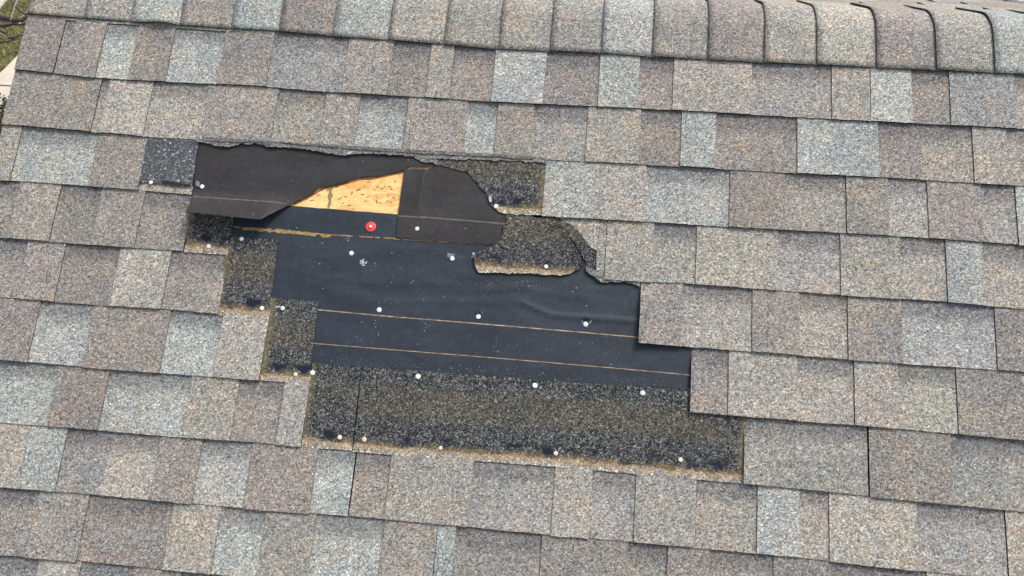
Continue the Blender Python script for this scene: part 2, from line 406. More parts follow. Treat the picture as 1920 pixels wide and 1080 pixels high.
# ------------------------------------------------------------------ shingles, course by course
# per course: strips of (label, [(x_left, kind, colour), ...], x_right); kind T = raised tab, G = recessed panel between tabs; x measured half way down the course
X0 = -999     # the rake edge
XR = 2080
GR = 'laminated asphalt shingles on the roof'
COURSES = {
1: [("short brown-grey shingle end at the rake, in the course touching the ridge caps", [(X0,'T','B')], 112),
    ("long shingle under the left ridge caps with two pale blue grey panels", [(112,'G','M'),(130,'T','B'),(190,'G','W'),(250,'T','B'),(320,'G','W'),(415,'T','B'),(507,'G','G'),(648,'T','T'),(733,'G','B'),(803,'T','T')], 848),
    ("shingle under the middle ridge caps with a very pale tab beside a brown panel", [(848,'G','B'),(925,'T','W'),(1022,'G','B'),(1123,'T','W'),(1198,'G','B'),(1262,'T','T'),(1410,'G','M')], 1560),
    ("narrow tan shingle piece under the ridge caps with a doubled dark joint on its right", [(1560,'T','T')], 1632),
    ("grey shingle at the right end of the course touching the ridge caps", [(1633,'T','W'),(1711,'G','B'),(1782,'T','G'),(1905,'G','T'),(1985,'T','M')], XR)],
2: [("brown-grey shingle end at the rake edge in the second course below the ridge caps", [(X0,'T','B')], 180),
    ("tan and brown shingle in the second course, above the bare patch and curled felt flap", [(180,'G','M'),(195,'T','L'),(278,'G','T'),(382,'T','B'),(515,'G','T'),(605,'T','B'),(670,'G','W')], 760),
    ("brown shingle in the second course directly above the torn opening's upper right part", [(760,'T','B'),(873,'G','W'),(930,'T','B'),(998,'G','M'),(1100,'T','T'),(1200,'G','B'),(1277,'T','W'),(1342,'G','B')], 1495),
    ("shingle with a broad pale grey tab in the second course, right of the opening", [(1495,'T','W'),(1648,'G','B'),(1728,'G','T')], 1825),
    ("tan shingle at the right frame edge in the second course below the ridge caps", [(1825,'T','T'),(1890,'G','M'),(1990,'T','T')], XR)],
3: [("shingle left of the opening's top whose last tab broke off over blue black granules", [(X0,'T','T'),(30,'G','W'),(175,'T','B')], 268),
    ("pale and tan shingle just right of the upper right corner of the opening", [(1020,'T','W'),(1115,'T','T'),(1210,'G','W'),(1368,'T','B'),(1472,'G','T')], 1587),
    ("brown shingle with a tan panel in the third course near the right frame edge", [(1587,'T','B'),(1667,'G','L'),(1740,'T','B'),(1843,'G','M')], 1907),
    ("pale shingle sliver at the right frame edge in the third course", [(1907,'T','W'),(1990,'G','T')], XR)],
4: [("tan and brown shingle at the left frame edge left of the curled felt flap", [(X0,'G','B'),(25,'T','T'),(103,'G','B')], 180),
    ("brown shingle whose end lies under the corner of the curled felt flap", [(180,'T','B'),(262,'G','B')], 352),
    ("tan shingle right of the ragged rip with a narrow doubled joint at its left end", [(1136,'T','T'),(1225,'G','M'),(1305,'T','L'),(1460,'G','M'),(1576,'T','T'),(1690,'G','L')], 1775),
    ("pale shingle at the right frame edge in the fourth course below the ridge caps", [(1775,'T','W'),(1845,'G','T'),(1990,'T','T')], XR)],
5: [("pinkish brown shingle at the left frame edge in the fifth course", [(X0,'G','B'),(40,'T','B'),(112,'G','B')], 215),
    ("light tan shingle ending beside the upper stepped granule patch on the opening's left", [(215,'T','L'),(312,'G','B')], 418),
    ("square-cornered shingle jutting over the bare felt at the upper right step", [(1199,'T','B'),(1280,'G','T'),(1410,'T','B'),(1500,'G','L')], 1590),
    ("brown shingle with one wide pale panel near the right frame edge in the fifth course", [(1590,'T','B'),(1692,'G','W')], 1868),
    ("brown shingle end cut by the right frame edge in the fifth course", [(1868,'T','B'),(1990,'G','T')], XR)],
6: [("shingle at the left frame edge with a pale blue-grey panel, sixth course", [(X0,'T','B'),(64,'G','W')], 165),
    ("brown shingle ending at the middle step of the opening's left side", [(165,'T','B'),(310,'G','W'),(408,'T','L')], 495),
    ("shingle starting at the narrow grey panel on the lower right step of the bare felt", [(1295,'G','B'),(1365,'T','T'),(1495,'G','T')], 1602),
    ("tan shingle with a dark-topped panel in the sixth course near the right frame edge", [(1602,'T','T'),(1685,'G','L')], 1795),
    ("brown shingle end cut by the right frame edge in the sixth course", [(1795,'T','B'),(1960,'G','T')], XR)],
7: [("shingle with two pale blue-grey panels at the left frame edge, seventh course", [(X0,'G','W'),(98,'T','B'),(195,'G','W')], 350),
    ("tan shingle ending at the lower left corner of the opening", [(350,'T','T'),(440,'G','B'),(525,'T','L')], 572),
    ("wide dark-topped brown-grey shingle piece beside the lower right corner of the opening", [(1395,'G','M')], 1628),
    ("broad brown shingle at the right frame edge in the seventh course", [(1630,'T','B'),(1785,'G','M'),(1960,'T','T')], XR)],
8: [("tan to blue grey shingle at the left frame edge in the eighth course", [(X0,'T','T'),(45,'T','W'),(115,'G','M'),(195,'G','L')], 290),
    ("shingle below the opening's lower left corner, ending at the long open joint", [(290,'T','B'),(370,'G','W'),(465,'T','B'),(588,'G','W')], 659),
    ("long shingle under the opening, from the long open joint rightwards", [(661,'G','B'),(727,'T','T'),(883,'G','M'),(1037,'T','T'),(1108,'G','M'),(1190,'T','M')], 1305),
    ("tan shingle piece under the lower right corner of the opening", [(1305,'G','L')], 1420),
    ("pale then tan shingle right of the opening's lower right corner", [(1420,'T','W'),(1500,'G','L'),(1555,'T','L'),(1722,'G','M')], 1888),
    ("tan shingle end at the right frame edge in the eighth course", [(1888,'T','L'),(1990,'G','B')], XR)],
9: [("brown shingle at the lower left frame edge in the last fully shown course", [(X0,'G','B'),(60,'T','B'),(155,'G','B')], 315),
    ("tan and pale shingle left of centre in the last fully shown course", [(315,'T','L'),(405,'G','W'),(490,'T','T'),(585,'G','W')], 715),
    ("brown shingle below the long shingle under the opening, in the last fully shown course", [(715,'T','B'),(815,'T','W'),(850,'G','B'),(1012,'T','B'),(1175,'G','B')], 1250),
    ("brown shingle right of centre at the bottom frame edge", [(1250,'T','B'),(1330,'G','B'),(1450,'T','B'),(1560,'G','B')], 1740),
    ("tan shingle at the lower right frame corner", [(1740,'T','L'),(1890,'G','T'),(1990,'T','B')], XR)],
10: [("grey and tan shingle sliver at the lower left frame corner", [(X0,'G','G'),(60,'T','L'),(140,'G','G'),(240,'T','B')], 330),
    ("brown shingle sliver cut off by the bottom frame edge left of centre", [(330,'G','M'),(480,'T','B'),(600,'G','T'),(760,'T','B')], 1040),
    ("hardly shown shingle at the bottom frame edge, right half", [(1040,'T','T'),(1200,'G','M'),(1360,'T','B'),(1500,'G','B'),(1640,'T','T'),(1800,'G','B'),(1950,'T','L')], XR)],
}
NAMES = {'W': 'pale blue-grey', 'T': 'tan-grey', 'B': 'brown', 'M': 'mixed grey', 'G': 'grey', 'L': 'light tan'}
def strip_color(c):
    f = random.uniform(.93, 1.07); return tuple(x*f*random.uniform(.985, 1.015) for x in PAL[c])
ROOTS = {}
LIFT = {key: (lambda u, v, ul=midx(key[0], x), k=key[0], h=h: h*math.exp(-max(0, u-ul)/.07)*max(0, min(1, (v-vL(k-1, u))/.05))) for key, x, h in (((5, 2), 1199, .007), ((6, 2), 1295, .006), ((7, 2), 1395, .004))}
def tfun(k): return lambda u, v: (u, (v - vL(k-1, u))/EXPO)
def build_strip(k, i, label, segs, xr, edges_right_free=False):
    us = [(-.004 + random.uniform(-.002, .002)) if x == X0 else midx(k, x) for x, _, _ in segs] + [midx(k, xr)]
    ul = us[0]; vt = vL(k-1, ul)
    r = root('roof_shingle', ul, vt, .004, label, 'roof shingle', GR); ROOTS[(k, i)] = r
    lift = LIFT.get((k, i), lambda u, v: 0)
    for (x, kind, c), a, b in zip(segs, us, us[1:]):
        n = max(2, int((b-a)/.05)+1); col = strip_color(c)
        db = random.uniform(-.0012, .0012)
        ins = .0004
        if kind == 'T':
            top = [(a+(b-a)*j/n, vL(k-1, a+(b-a)*j/n)-.022) for j in range(n+1)]
            bot = [(a+(b-a)*j/n, vL(k, a+(b-a)*j/n)+db) for j in range(n, -1, -1)]
            top[0] = (a+ins, top[0][1]); top[-1] = (b-ins, top[-1][1]); bot[0] = (b-ins+random.uniform(-.0006, .0006), bot[0][1]); bot[-1] = (a+ins+random.uniform(-.0006, .0006), bot[-1][1])
            poly = top+bot; fl = [0]*n + [.5] + [1]*n + [.5]
            o = plate('tab', rag(poly, .0009, .008, fl, k*3+i), lambda u, v: w_tab(k, u, v)+lift(u, v), .0052, [M['tab'], M['asphalt']], parent=r, uvf=tfun(k), cutu=.06, color=col)
            tag(o, NAMES[c]+' tab')
        else:
            a2, b2 = a-.004, b+.004
            if a == ul and a > 0: a2 = a+ins 
            if b == us[-1]: b2 = b-ins
            top = [(a2+(b2-a2)*j/n, vL(k-1, a2+(b2-a2)*j/n)-.018) for j in range(n+1)]
            bot = [(a2+(b2-a2)*j/n, vL(k, a2+(b2-a2)*j/n)+db-.0005) for j in range(n, -1, -1)]
            poly = top+bot; fl = [0]*n + [.4] + [1]*n + [.4]
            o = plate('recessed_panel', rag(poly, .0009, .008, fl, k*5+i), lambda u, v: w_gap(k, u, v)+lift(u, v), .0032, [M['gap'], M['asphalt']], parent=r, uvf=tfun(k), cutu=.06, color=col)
            tag(o, NAMES[c]+' panel with a dark upper band')
    return r
for k, strips in COURSES.items():
    for i, (label, segs, xr) in enumerate(strips):
        build_strip(k, i, label, segs, xr)

# top cut line of the teeth peeping out above some panels (course nearest the caps, left end)
rr = ROOTS[(1, 1)]
for (xa, xb) in ((114, 131), (130, 200), (200, 256), (256, 325), (325, 421), (421, 507)):
    a = uvw(xa, 45, .006)[0]; b = uvw(xb, 55, .006)[0]
    poly = [(a, vL(0, a)-.03), (b, vL(0, b)-.03), (b, vL(0, b)+.006), (a, vL(0, a)+.006)]
    plate('headlap', rag(poly, .0004, .01, [0, 0, 1, 0], xa), lambda u, v: w_tab(1, u, v)+.0004, .003, [M['tab'], M['asphalt']], parent=rr, uvf=tfun(1), color=PAL['T'])

# ------------------------------------------------------------------ headlaps laid bare round the opening
def headlap(k, key, pts, fringe='left', ramp_flags=None, amp=.0009, name='headlap', parent=None, org=None, dw=0.0, label=None, thick=.0026, hs=0.0):
    poly = P(pts, .004); ul = min(p[0] for p in poly); ur = max(p[0] for p in poly)
    def uvf(u, v):
        d = (u-ul) if fringe == 'left' else (ur-u) if fringe == 'right' else min(u-ul, ur-u) if fringe == 'both' else .5
        if fringe in ('left', 'both'):   # the side joint leans a little
            pass
        return (d, vL(k-1, u)-v+hs)
    par = parent or ROOTS[key]
    o = plate(name, rag(poly, amp, .006, ramp_flags, k+len(pts)), lambda u, v: w_tab(k, u, v)+(dw(u, v) if callable(dw) else dw), thick, [M['head'], M['asphalt']], parent=par, uvf=uvf, cutu=.05 if not callable(dw) else .008, cutv=None if not callable(dw) else .008, color=PAL['L'])
    tag(o, label)
    return o
headlap(5, (5, 1), [(354,392),(439,392),(437,427),(426,478),(420,478),(345,473),(350,440)], 'left', label='dark granule-covered upper part, shaded by the felt flap')
headlap(6, (6, 1), [(426,444),(470,446),(522,450),(508,562),(503,598),(410,591),(418,520)], 'left', dw=.0002, label='dark granule-covered upper part bared by the missing shingle')
headlap(7, (7, 1), [(508,558),(597,566),(583,680),(578,720),(487,713),(497,640)], 'left', dw=.0002, label='dark granule-covered upper part bared by the missing shingle')
headlap(8, (8, 1), [(586,681),(630,684),(677,687),(660,845),(560,838),(574,760)], 'left', label='dark granule-covered upper part left of the long joint')
headlap(8, (8, 2), [(679,687),(900,704),(1090,718),(1300,730),(1400,737),(1397,907),(1193,889),(1042,875),(735,853),(662,847)], 'right', dw=.0003, label='broad dark granule-covered upper part filling the foot of the opening')
# bare panel where the last tab broke off
r3 = ROOTS[(3, 0)]
poly = P([(279,250),(374,258),(362,350),(262,343)], .004)
o = plate('bare_patch', rag(poly, .001, .006, None, 4), lambda u, v: .0062+.0035*((v-vL(2, u))/EXPO), .003, [M['blue'], M['asphalt']], parent=r3, cutu=.05)
tag(o, 'blue-black granule patch with glittering crystals')
poly = P([(262,341),(362,349),(359,365),(300,360),(259,357)], .005)
o = plate('headlap', rag(poly, .0008, .006, None, 9), lambda u, v: w_tab(4, u, v)+.001, .003, [M['tab'], M['asphalt']], parent=ROOTS[(4, 1)], uvf=tfun(4), color=PAL['L'])
poly = P([(302,338),(318,340),(340,343),(358,345),(357,350),(330,349),(306,345)], .009)
tag(plate('tar_strip', rag(poly, .0014, .005, None, 14), lambda u, v: .0104, .0006, [M['asphalt']], parent=r3), 'black tar smear at the foot of the bare patch')

# ------------------------------------------------------------------ torn shingle remnants
def torn_piece(label, k, main, fringe, dw, **kw):
    ul, vt = uvw(*main[0], .004)
    r = root('torn_shingle', ul, vt, .002, label, 'torn shingle', 'torn shingle remnants round the opening')
    headlap(k, None, main, fringe, parent=r, dw=dw, **kw)
    return r
tA = torn_piece("torn dark remnant with a curved ripped left edge in the opening's upper right corner", 4,
    [(783,290),(1024,299),(1023,345),(1019,404),(975,404),(950,403),(935,397),(921,384),(914,370),(911,362),(898,349),(885,331),(873,322),(850,317),(826,311),(810,306),(793,303),(783,296)],
    'right', .0022, amp=.0022, ramp_flags=[0,.3,.3,.5,1,1,1,1,1,1,1,1,1,1,1,1,1,1])
RE = P([(1040,412),(1068,440),(1091,478),(1097,498)], .004)
LE = P([(893,485),(925,461),(943,440),(945,415)], .004)
tB = torn_piece("torn dark shingle scrap with a tan lower strip lying over the navy felt", 5,
    [(950,404),(1020,409),(1043,414),(1052,424),(1065,441),(1076,463),(1087,479),(1094,498),(1088,504),(1074,509),(1068,515),(1050,517),(985,513),(940,513),(897,511),(892,499),(888,482),(905,470),(925,461),(940,450),(944,437),(943,425),(950,415)],
    'none', lambda u, v: .0022+.0050*math.exp(-(segd(u, v, RE)/.013)**2)+.0020*math.exp(-(segd(u, v, LE)/.012)**2), amp=.0018, thick=.0026, hs=.003)
tC = torn_piece("narrow torn dark wedge between the tan footed scrap and the doubled joint", 5,
    [(1022,402),(1050,408),(1068,416),(1085,430),(1094,445),(1112,462),(1119,480),(1119,520),(1108,514),(1098,506),(1100,496),(1090,476),(1077,455),(1062,437),(1040,418),(1024,410)],
    'none', .0008, amp=.0022)
# granular fragment of the fourth course next to the rip
rC = ROOTS[(4, 2)]
poly = P([(1030,402),(1127,409),(1121,455),(1119,470),(1108,462),(1095,447),(1084,431),(1070,419),(1052,411)], .010)
plate('torn_tab', rag(poly, .0016, .005, None, 6), lambda u, v: w_tab(4, u, v)-.0004, .005, [M['tab'], M['asphalt']], parent=rC, uvf=tfun(4), color=PAL['T'])
poly = P([(1127,408),(1139,408),(1133,505),(1131,512),(1118,508),(1119,470),(1122,450)], .010)
plate('side_strip', rag(poly, .0008, .006, None, 8), lambda u, v: w_tab(4, u, v)-.0012, .004, [M['tab'], M['asphalt']], parent=rC, uvf=tfun(4), color=PAL['M'])

def ragged(name, label, top, bottom, w, amp, mats, parent=None, seed=1, tilt=0.0, color=None):
    pts = P(top, w) + P(bottom[::-1], w); n = len(top)
    fl = [0]*(n-1) + [.6] + [1]*(len(bottom)-1) + [.6]
    u0, v0 = pts[0]
    if parent: return plate(name, rag(pts, amp, .004, fl, seed), lambda u, v: w+tilt*noise.noise(Vector((u*30, v*30, seed))), .0022, mats, parent=parent, cutu=.02, color=color)
    o = plate(name, rag(pts, amp, .004, fl, seed), lambda u, v: w+tilt*noise.noise(Vector((u*30, v*30, seed))), .0022, mats, org=(u0, v0, w), cutu=.02, color=color)
    return tag(o, label, 'torn shingle', 'torn shingle remnants round the opening')
M['stub'] = M['torn']
s1 = ragged('torn_shingle_edge', "long ragged grey shingle stub hanging out along the top of the opening",
    [(366,256),(480,262),(680,277),(790,283),(925,289),(1026,295)], [(366,264),(385,268),(400,272),(420,276),(436,274),(455,269),(480,270),(500,274),(530,276),(560,279),(600,284),(632,291),(650,292),(668,287),(700,288),(740,291),(775,293),(800,297),(850,299),(925,300),(980,303),(1024,306)], .0092, .0026, [M['tab'], M['asphalt']], seed=3, tilt=.002, color=(.19,.19,.185))
s2 = ragged('torn_shingle_edge', "thin upper ragged layer just above the long stub at the opening's top",
    [(380,256),(560,267),(700,276),(860,285),(1000,293)], [(380,264),(440,266),(520,267),(600,274),(690,282),(760,286),(850,291),(930,294),(1000,299)], .0112, .0014, [M['tab'], M['asphalt']], seed=8, tilt=.001, color=(.16,.16,.16))
s3 = ragged('torn_shingle_edge', "crumbled grey shingle stub under the fourth course where the rip reaches the square step",
    [(1100,500),(1135,512),(1170,522),(1202,526)], [(1098,508),(1112,516),(1124,527),(1136,531),(1150,528),(1170,529),(1185,532),(1200,538)], .0080, .0022, [M['tab'], M['asphalt']], seed=5, tilt=.002, color=(.19,.19,.185))

# ------------------------------------------------------------------ strand board and felt
u0, v0 = .18, .14
def slab(name, u1, v1, u2, v2, wt, th, mats, org=None, parent=None, cutu=None):
    return plate(name, [(u1, v1), (u2, v1), (u2, v2), (u1, v2)], lambda u, v: wt, th, mats, org=org, parent=parent, cutu=cutu)
board = root('strand_board', .18, .14, 0, "golden strand board showing in the curved gap between the torn felt pieces", 'roof board')
slab('panel', *[midx(4, 400), .27, midx(4, 905), .62], 0, .011, [M['osb']], parent=board)
random.seed(11)
def fleck(x, y, ln, ang, wd, mat='fleck', parent=board, w=.0004, name='fleck'):
    bmv = []
    u, v = uvw(x, y, 0)
    a = R(ang); c, s_ = math.cos(a), math.sin(a)
    prof = [(-1, 0), (-.5, .7), (.1, 1), (.6, .6), (1, 0), (.5, -.5), (0, -.9), (-.6, -.6)]
    return plate(name, [(u+ln/2*px_*c - wd/2*py_*random.uniform(.5, 1.2)*s_, v+ln/2*px_*s_ + wd/2*py_*random.uniform(.5, 1.2)*c) for px_, py_ in prof], lambda u, v: w, .0003, [M[mat]], parent=parent, cutu=None)
FL = [(573,372,8,-30,2),(585,376,6,-10,2),(597,366,9,-35,2),(603,357,8,-30,2.5),(614,357,6,-60,2),(637,372,9,-40,2.5),(643,381,5,-20,2),(633,350,8,-35,2),(660,362,7,-70,2.5),(672,356,9,-30,2.5),(648,369,6,-15,2),(690,369,7,-25,2),(683,350,5,-60,2),
 (702,356,4,10,2),(708,350,5,-40,2),(716,353,6,-20,2),(722,350,4,60,2),(731,350,5,0,2.5),(734,355,4,50,2),(706,369,4,30,2),(706,378,6,70,3.5),(712,380,6,10,2),(728,366,4,70,2),(727,377,5,-30,2),(733,379,4,10,2),(690,341,5,-20,2),(741,340,6,80,2),(686,377,6,0,2),(655,385,6,-10,2),(662,392,4,0,2),(590,362,5,-60,2),(680,365,5,0,2),(738,371,4,20,2)]
for x, y, ln, an, wd in FL: fleck(x, y, ln*.0017, an, wd*.0013)
for _ in range(46):
    x = random.uniform(560, 748); y = random.uniform(330, 400); fleck(x, y, random.uniform(.002, .006), random.uniform(-60, 30), random.uniform(.0008, .0018))
M['strand'] = plain('pale wood strand', (.88, .585, .25), .55, .07, 60); M['strand2'] = plain('amber wood strand', (.82, .51, .20), .6, .12, 60)
for _ in range(44):
    x = random.uniform(545, 752); y = random.uniform(325, 400); fleck(x, y, random.uniform(.03, .075), random.gauss(5, 22), random.uniform(.006, .016), random.choice(['strand', 'strand', 'strand2']), w=.0002+random.uniform(-.0001, .00015), name='strand')
poly = P([(613,352),(619,350),(625,352),(621,360),(624,366),(620,372),(622,380),(618,388),(616,392),(614,385),(617,376),(614,368),(617,360)], 0)
tag(plate('stain', rag(poly, .0012, .004, None, 2), lambda u, v: .0007, .0004, [M['stain']], parent=board, cutu=None), 'grey-brown streak across the strands')

feltroot = root('underlayment', .3, .3, .0008, "navy-black roofing felt covering the middle of the opening, crossed by thin tan printed lines", 'roofing felt')
CR1 = P([(900,545),(985,540),(1060,556),(1130,560)]); CR2 = P([(620,520),(720,535),(850,530)])
def wf_main(u, v):
    w = .0015 + .0007*noise.noise(Vector((u*6, v*9, 1))) + .0004*noise.noise(Vector((u*22, v*22, 4)))
    w += .0011*math.exp(-(segd(u, v, CR1)/.005)**2) + .0010*math.exp(-(segd(u, v, CR2)/.006)**2)
    w += .0007*max(0, 1-abs(noise.noise(Vector((u*5-v*2, v*13+u*2, 8))))*9)
    w += .0010*noise.noise(Vector((u*2.2-v*1.5, v*17+u*3, 5)))*min(1, max(0, (u-.9)*2))
    # the long wrinkle on the right
    a = uvw(975, 566, 0); b2 = uvw(1035, 592, 0); c2 = uvw(1195, 602, 0)
    pts = [a, b2, uvw(1100, 596, 0), c2]
    d = 9
    for p, q in zip(pts, pts[1:]):
        P1 = Vector(p); Q1 = Vector(q); X = Vector((u, v)); t = max(0, min(1, (X-P1).dot(Q1-P1)/(Q1-P1).length_squared)); dd = (X-P1-(Q1-P1)*t)
        if dd.length < d: d = dd.length
    w += .0036*math.exp(-(d/.0038)**2)
    # second faint crease
    a = Vector(uvw(690, 566, 0)); q = Vector(uvw(975, 566, 0)); X = Vector((u, v)); t = max(0, min(1, (X-a).dot(q-a)/(q-a).length_squared)); w += .0012*math.exp(-((X-a-(q-a)*t).length/.008)**2)
    return w
mainpts = [(385,374),(545,386),(648,394),(745,402),(1000,420),(1260,440),(1420,640),(1385,765),(1000,750),(610,725),(530,690),(450,575),(400,470),(372,400)]
plate('felt_sheet', rag(P(mainpts, .001), .0004, .02, [1,1,1,1]+[0]*10, 2), wf_main, .0009, [M['felt'], M['asphalt']], parent=feltroot, cutu=.0075, cutv=.0065, smooth=True)

def along(pts, wf, width, name, mat, parent, gaps=0, jit=0.0, lift=.00045, seed=0):
    """a thin printed line or scuff following photo points on the felt"""
    rnd = random.Random(seed); bm = bmesh.new(); org = ORG[parent.name]
    uvp = [Vector(uvw(x, y, 0)) for x, y in pts]
    st = .004; prev = None
    for p, q in zip(uvp, uvp[1:]):
        n = max(1, int((q-p).length/st))
        nr = Vector((-(q-p).y, (q-p).x)).normalized()
        for j in range(n+1):
            c = p + (q-p)*(j/n) + nr*noise.noise(Vector((p.x*50+j*.35, seed, 0)))*jit
            ww = width*(.75+.5*noise.noise(Vector((j*.4, seed+3, p.y*30))) + .25)
            if rnd.random() < gaps: prev = None; continue
            a = c + nr*ww/2; b = c - nr*ww/2
            va = bm.verts.new((a.x-org[0], -a.y+org[1], wf(a.x, a.y)+lift-org[2])); vb = bm.verts.new((b.x-org[0], -b.y+org[1], wf(b.x, b.y)+lift-org[2]))
            if prev:
                f = bm.faces.new((prev[0], prev[1], vb, va))
            prev = (va, vb)
        prev = prev
    bmesh.ops.recalc_face_normals(bm, faces=bm.faces[:])
    me = bpy.data.meshes.new(name); bm.to_mesh(me); bm.free(); me.materials.append(M[mat])
    return roofobj(name, me, parent=parent)
along([(596,581),(711,592),(897,607),(1098,624),(1200,633)], wf_main, .0023, 'printed_line', 'line', feltroot, .0015, .0004, .0005, 1)
along([(586,644),(700,653),(960,674),(1180,693),(1300,704)], wf_main, .0016, 'printed_line', 'line', feltroot, .004, .0004, .0005, 2)
along([(437,426),(500,430),(560,435),(620,441),(700,445),(780,450),(930,461)], wf_main, .0024, 'scuffed_line', 'scuff', feltroot, .05, .002, .0005, 3)
along([(455,429),(500,433),(560,438),(590,442),(620,444)], wf_main, .0050, 'scuffed_line', 'scuff', feltroot, .06, .003, .00062, 4)
along([(520,430),(560,436),(600,440),(640,442)], wf_main, .0030, 'scuffed_line', 'scuff', feltroot, .1, .003, .0007, 5)
along([(740,449),(800,452),(860,456),(925,461)], wf_main, .0016, 'printed_line', 'line', feltroot, .1, .0006, .0007, 6)
# pale scrapes on the felt
random.seed(5)
def scrape(x, y, n, rad, parent, wf, size=.0035):
    org = ORG[parent.name]; bm = bmesh.new()
    for _ in range(n):
        a = random.uniform(0, 6.28); rr_ = random.uniform(0, rad); u, v = uvw(x, y, 0); u += rr_*math.cos(a); v += rr_*math.sin(a)
        an = random.uniform(-1.3, .2); L = size*random.uniform(.4, 1.6); W_ = L*random.uniform(.15, .35)
        q = []
        for px_, py_ in ((-1, 0), (-.2, 1), (1, .1), (.1, -1)):
            uu = u + px_*L/2*math.cos(an) - py_*W_*math.sin(an); vv = v + px_*L/2*math.sin(an) + py_*W_*math.cos(an)
            q.append(bm.verts.new((uu-org[0], -vv+org[1], wf(uu, vv)+.0006-org[2])))
        bm.faces.new(q)
    bmesh.ops.recalc_face_normals(bm, faces=bm.faces[:])
    me = bpy.data.meshes.new('scrape'); bm.to_mesh(me); bm.free(); me.materials.append(M['pale']); return roofobj('scrape', me, parent=parent)
scrape(681,493,16,.008,feltroot,wf_main,.006)
scrape(700,502,6,.012,feltroot,wf_main,.003)
scrape(650,447,5,.008,feltroot,wf_main,.004)
scrape(888,480,9,.007,feltroot,wf_main,.004)
scrape(705,613,8,.02,feltroot,wf_main,.0022)
scrape(800,610,9,.014,feltroot,wf_main,.0022)
scrape(667,415,2,.01,feltroot,wf_main,.0022)
scrape(930,645,7,.03,feltroot,wf_main,.002)
scrape(760,560,8,.06,feltroot,wf_main,.002)
scrape(990,640,10,.08,feltroot,wf_main,.002)
scrape(1120,650,8,.06,feltroot,wf_main,.0025)
scrape(735,515,6,.04,feltroot,wf_main,.002)

# curled upper flap
foldL, foldR = uvw(362, 374, .003), uvw(560, 380, .003)
def foldv(u): return foldL[1] + (foldR[1]-foldL[1])*(u-foldL[0])/(foldR[0]-foldL[0])
WB = .044
bL, bR = uvw(348, 398, WB), uvw(490, 413, WB)
def wf_flap(u, v):
    base = .0040 + .0009*abs(noise.noise(Vector((u*14+v*5, v*26, 31)))) + .0014*noise.noise(Vector((u*5, v*6, 7))) + .0007*noise.noise(Vector((u*17, v*17, 3)))
    d = v-foldv(u); vb = bL[1] + (bR[1]-bL[1])*(u-bL[0])/(bR[0]-bL[0]); D = vb-foldv(bL[0])
    tear = max(0, 1-abs(u-uvw(560, 370, 0)[0])/.10)
    if d > -.02:
        t = max(0, d+.02)/(D+.02); base += (WB-.004)*min(1.1, t)**1.5 * (1 if u < bR[0] else max(.25, 1-(u-bR[0])/.08))
    # torn edge stands up a little
    return base
flapU = root('torn_underlayment', *uvw(372, 268, .003), .003, "brown black felt flap with a curled lower edge and a long diagonal tear", 'roofing felt')
flap_pts = [(372,258,.004),(480,262,.004),(700,276,.004),(830,286,.004),(822,306,.004),(800,314,.004),(770,312,.005),(757,319,.005),(735,325,.005),(712,329,.005),(690,331,.006),(672,333,.006),(660,336,.006),(645,342,.006),(625,347,.006),(606,350,.007),(597,352,.007),(585,362,.007),(568,371,.008),(548,380,.010),(536,386,.014),(524,391,.020),(510,400,.027),(503,403,.029),(490,413,WB),(440,408,WB),(348,398,WB),(360,374,.008),(362,360,.0045),(366,310,.004)]
plate('felt_sheet', rag([uvw(x, y, w) for x, y, w in flap_pts], .0011, .006, [0,0,0,0,0]+[1]*19+[.2,.2,.5,.4,.4,.4], 12), wf_flap, .0010, [M['feltB'], M['asphalt']], parent=flapU, cutu=.012, cutv=.009, smooth=True)
along([(366,371),(420,375),(480,379),(540,384)], wf_flap, .0028, 'printed_line', 'lineg', flapU, 0, .0003, .0007, 8)
tag(flapU.children[-1], 'grey-tan line printed across the flap') if flapU.children else None
# browned edge of the tear
edge = [(757,320),(735,326),(712,330),(690,332),(672,335),(650,341),(625,348),(606,352),(597,356),(585,364),(568,373),(550,382)]
bmx = []
up = [uvw(x, y-1, .004) for x, y in edge]; dn = [uvw(x+1, y+3+2*noise.noise(Vector((x*.05, 0, 0))), .001) for x, y in edge]
plate('browned_edge', rag(up+dn[::-1], .0008, .005, None, 3), lambda u, v: .0013, .0006, [M['char']], parent=board, cutu=None)

# right torn felt piece
def wf_b(u, v):
    a = Vector(uvw(797, 320, 0)); q = Vector(uvw(786, 404, 0)); X = Vector((u, v)); t = max(0, min(1, (X-a).dot(q-a)/(q-a).length_squared)); dd = (X-a-(q-a)*t).length
    return .0040 + .0008*noise.noise(Vector((u*7, v*7, 17))) + .0006*noise.noise(Vector((u*20, v*20, 13))) + .0016*math.exp(-(dd/.006)**2)
fb = root('torn_underlayment', *uvw(757, 320, .003), .003, "brown black felt piece with a vertical crease, right of the bare board", 'roofing felt')
plate('felt_sheet', rag(P([(758,320),(775,316),(800,318),(812,312),(815,300),(900,300),(1000,350),(1000,430),(958,460),(930,461),(860,455),(742,446),(746,404),(752,360)], .004), .0009, .008, [1,1,1,1,0,0,0,0,1,1,1,.5,.5,.5], 21), wf_b, .0010, [M['feltB'], M['asphalt']], parent=fb, cutu=.012, cutv=.009, smooth=True)
along([(746,406),(800,409),(880,415),(948,421)], wf_b, .0036, 'printed_line', 'lineg', fb, 0, .0003, .0006, 9)
M['crease'] = plain('rubbed crease', (.072, .055, .047), .8, .4, 200)
along([(797,322),(791,360),(787,400),(784,425)], wf_b, .0022, 'rubbed_crease', 'crease', fb, .1, .0008, .0006, 10)
along([(820,350),(818,400),(812,440)], wf_b, .0012, 'rubbed_crease', 'crease', fb, .35, .001, .0006, 11)
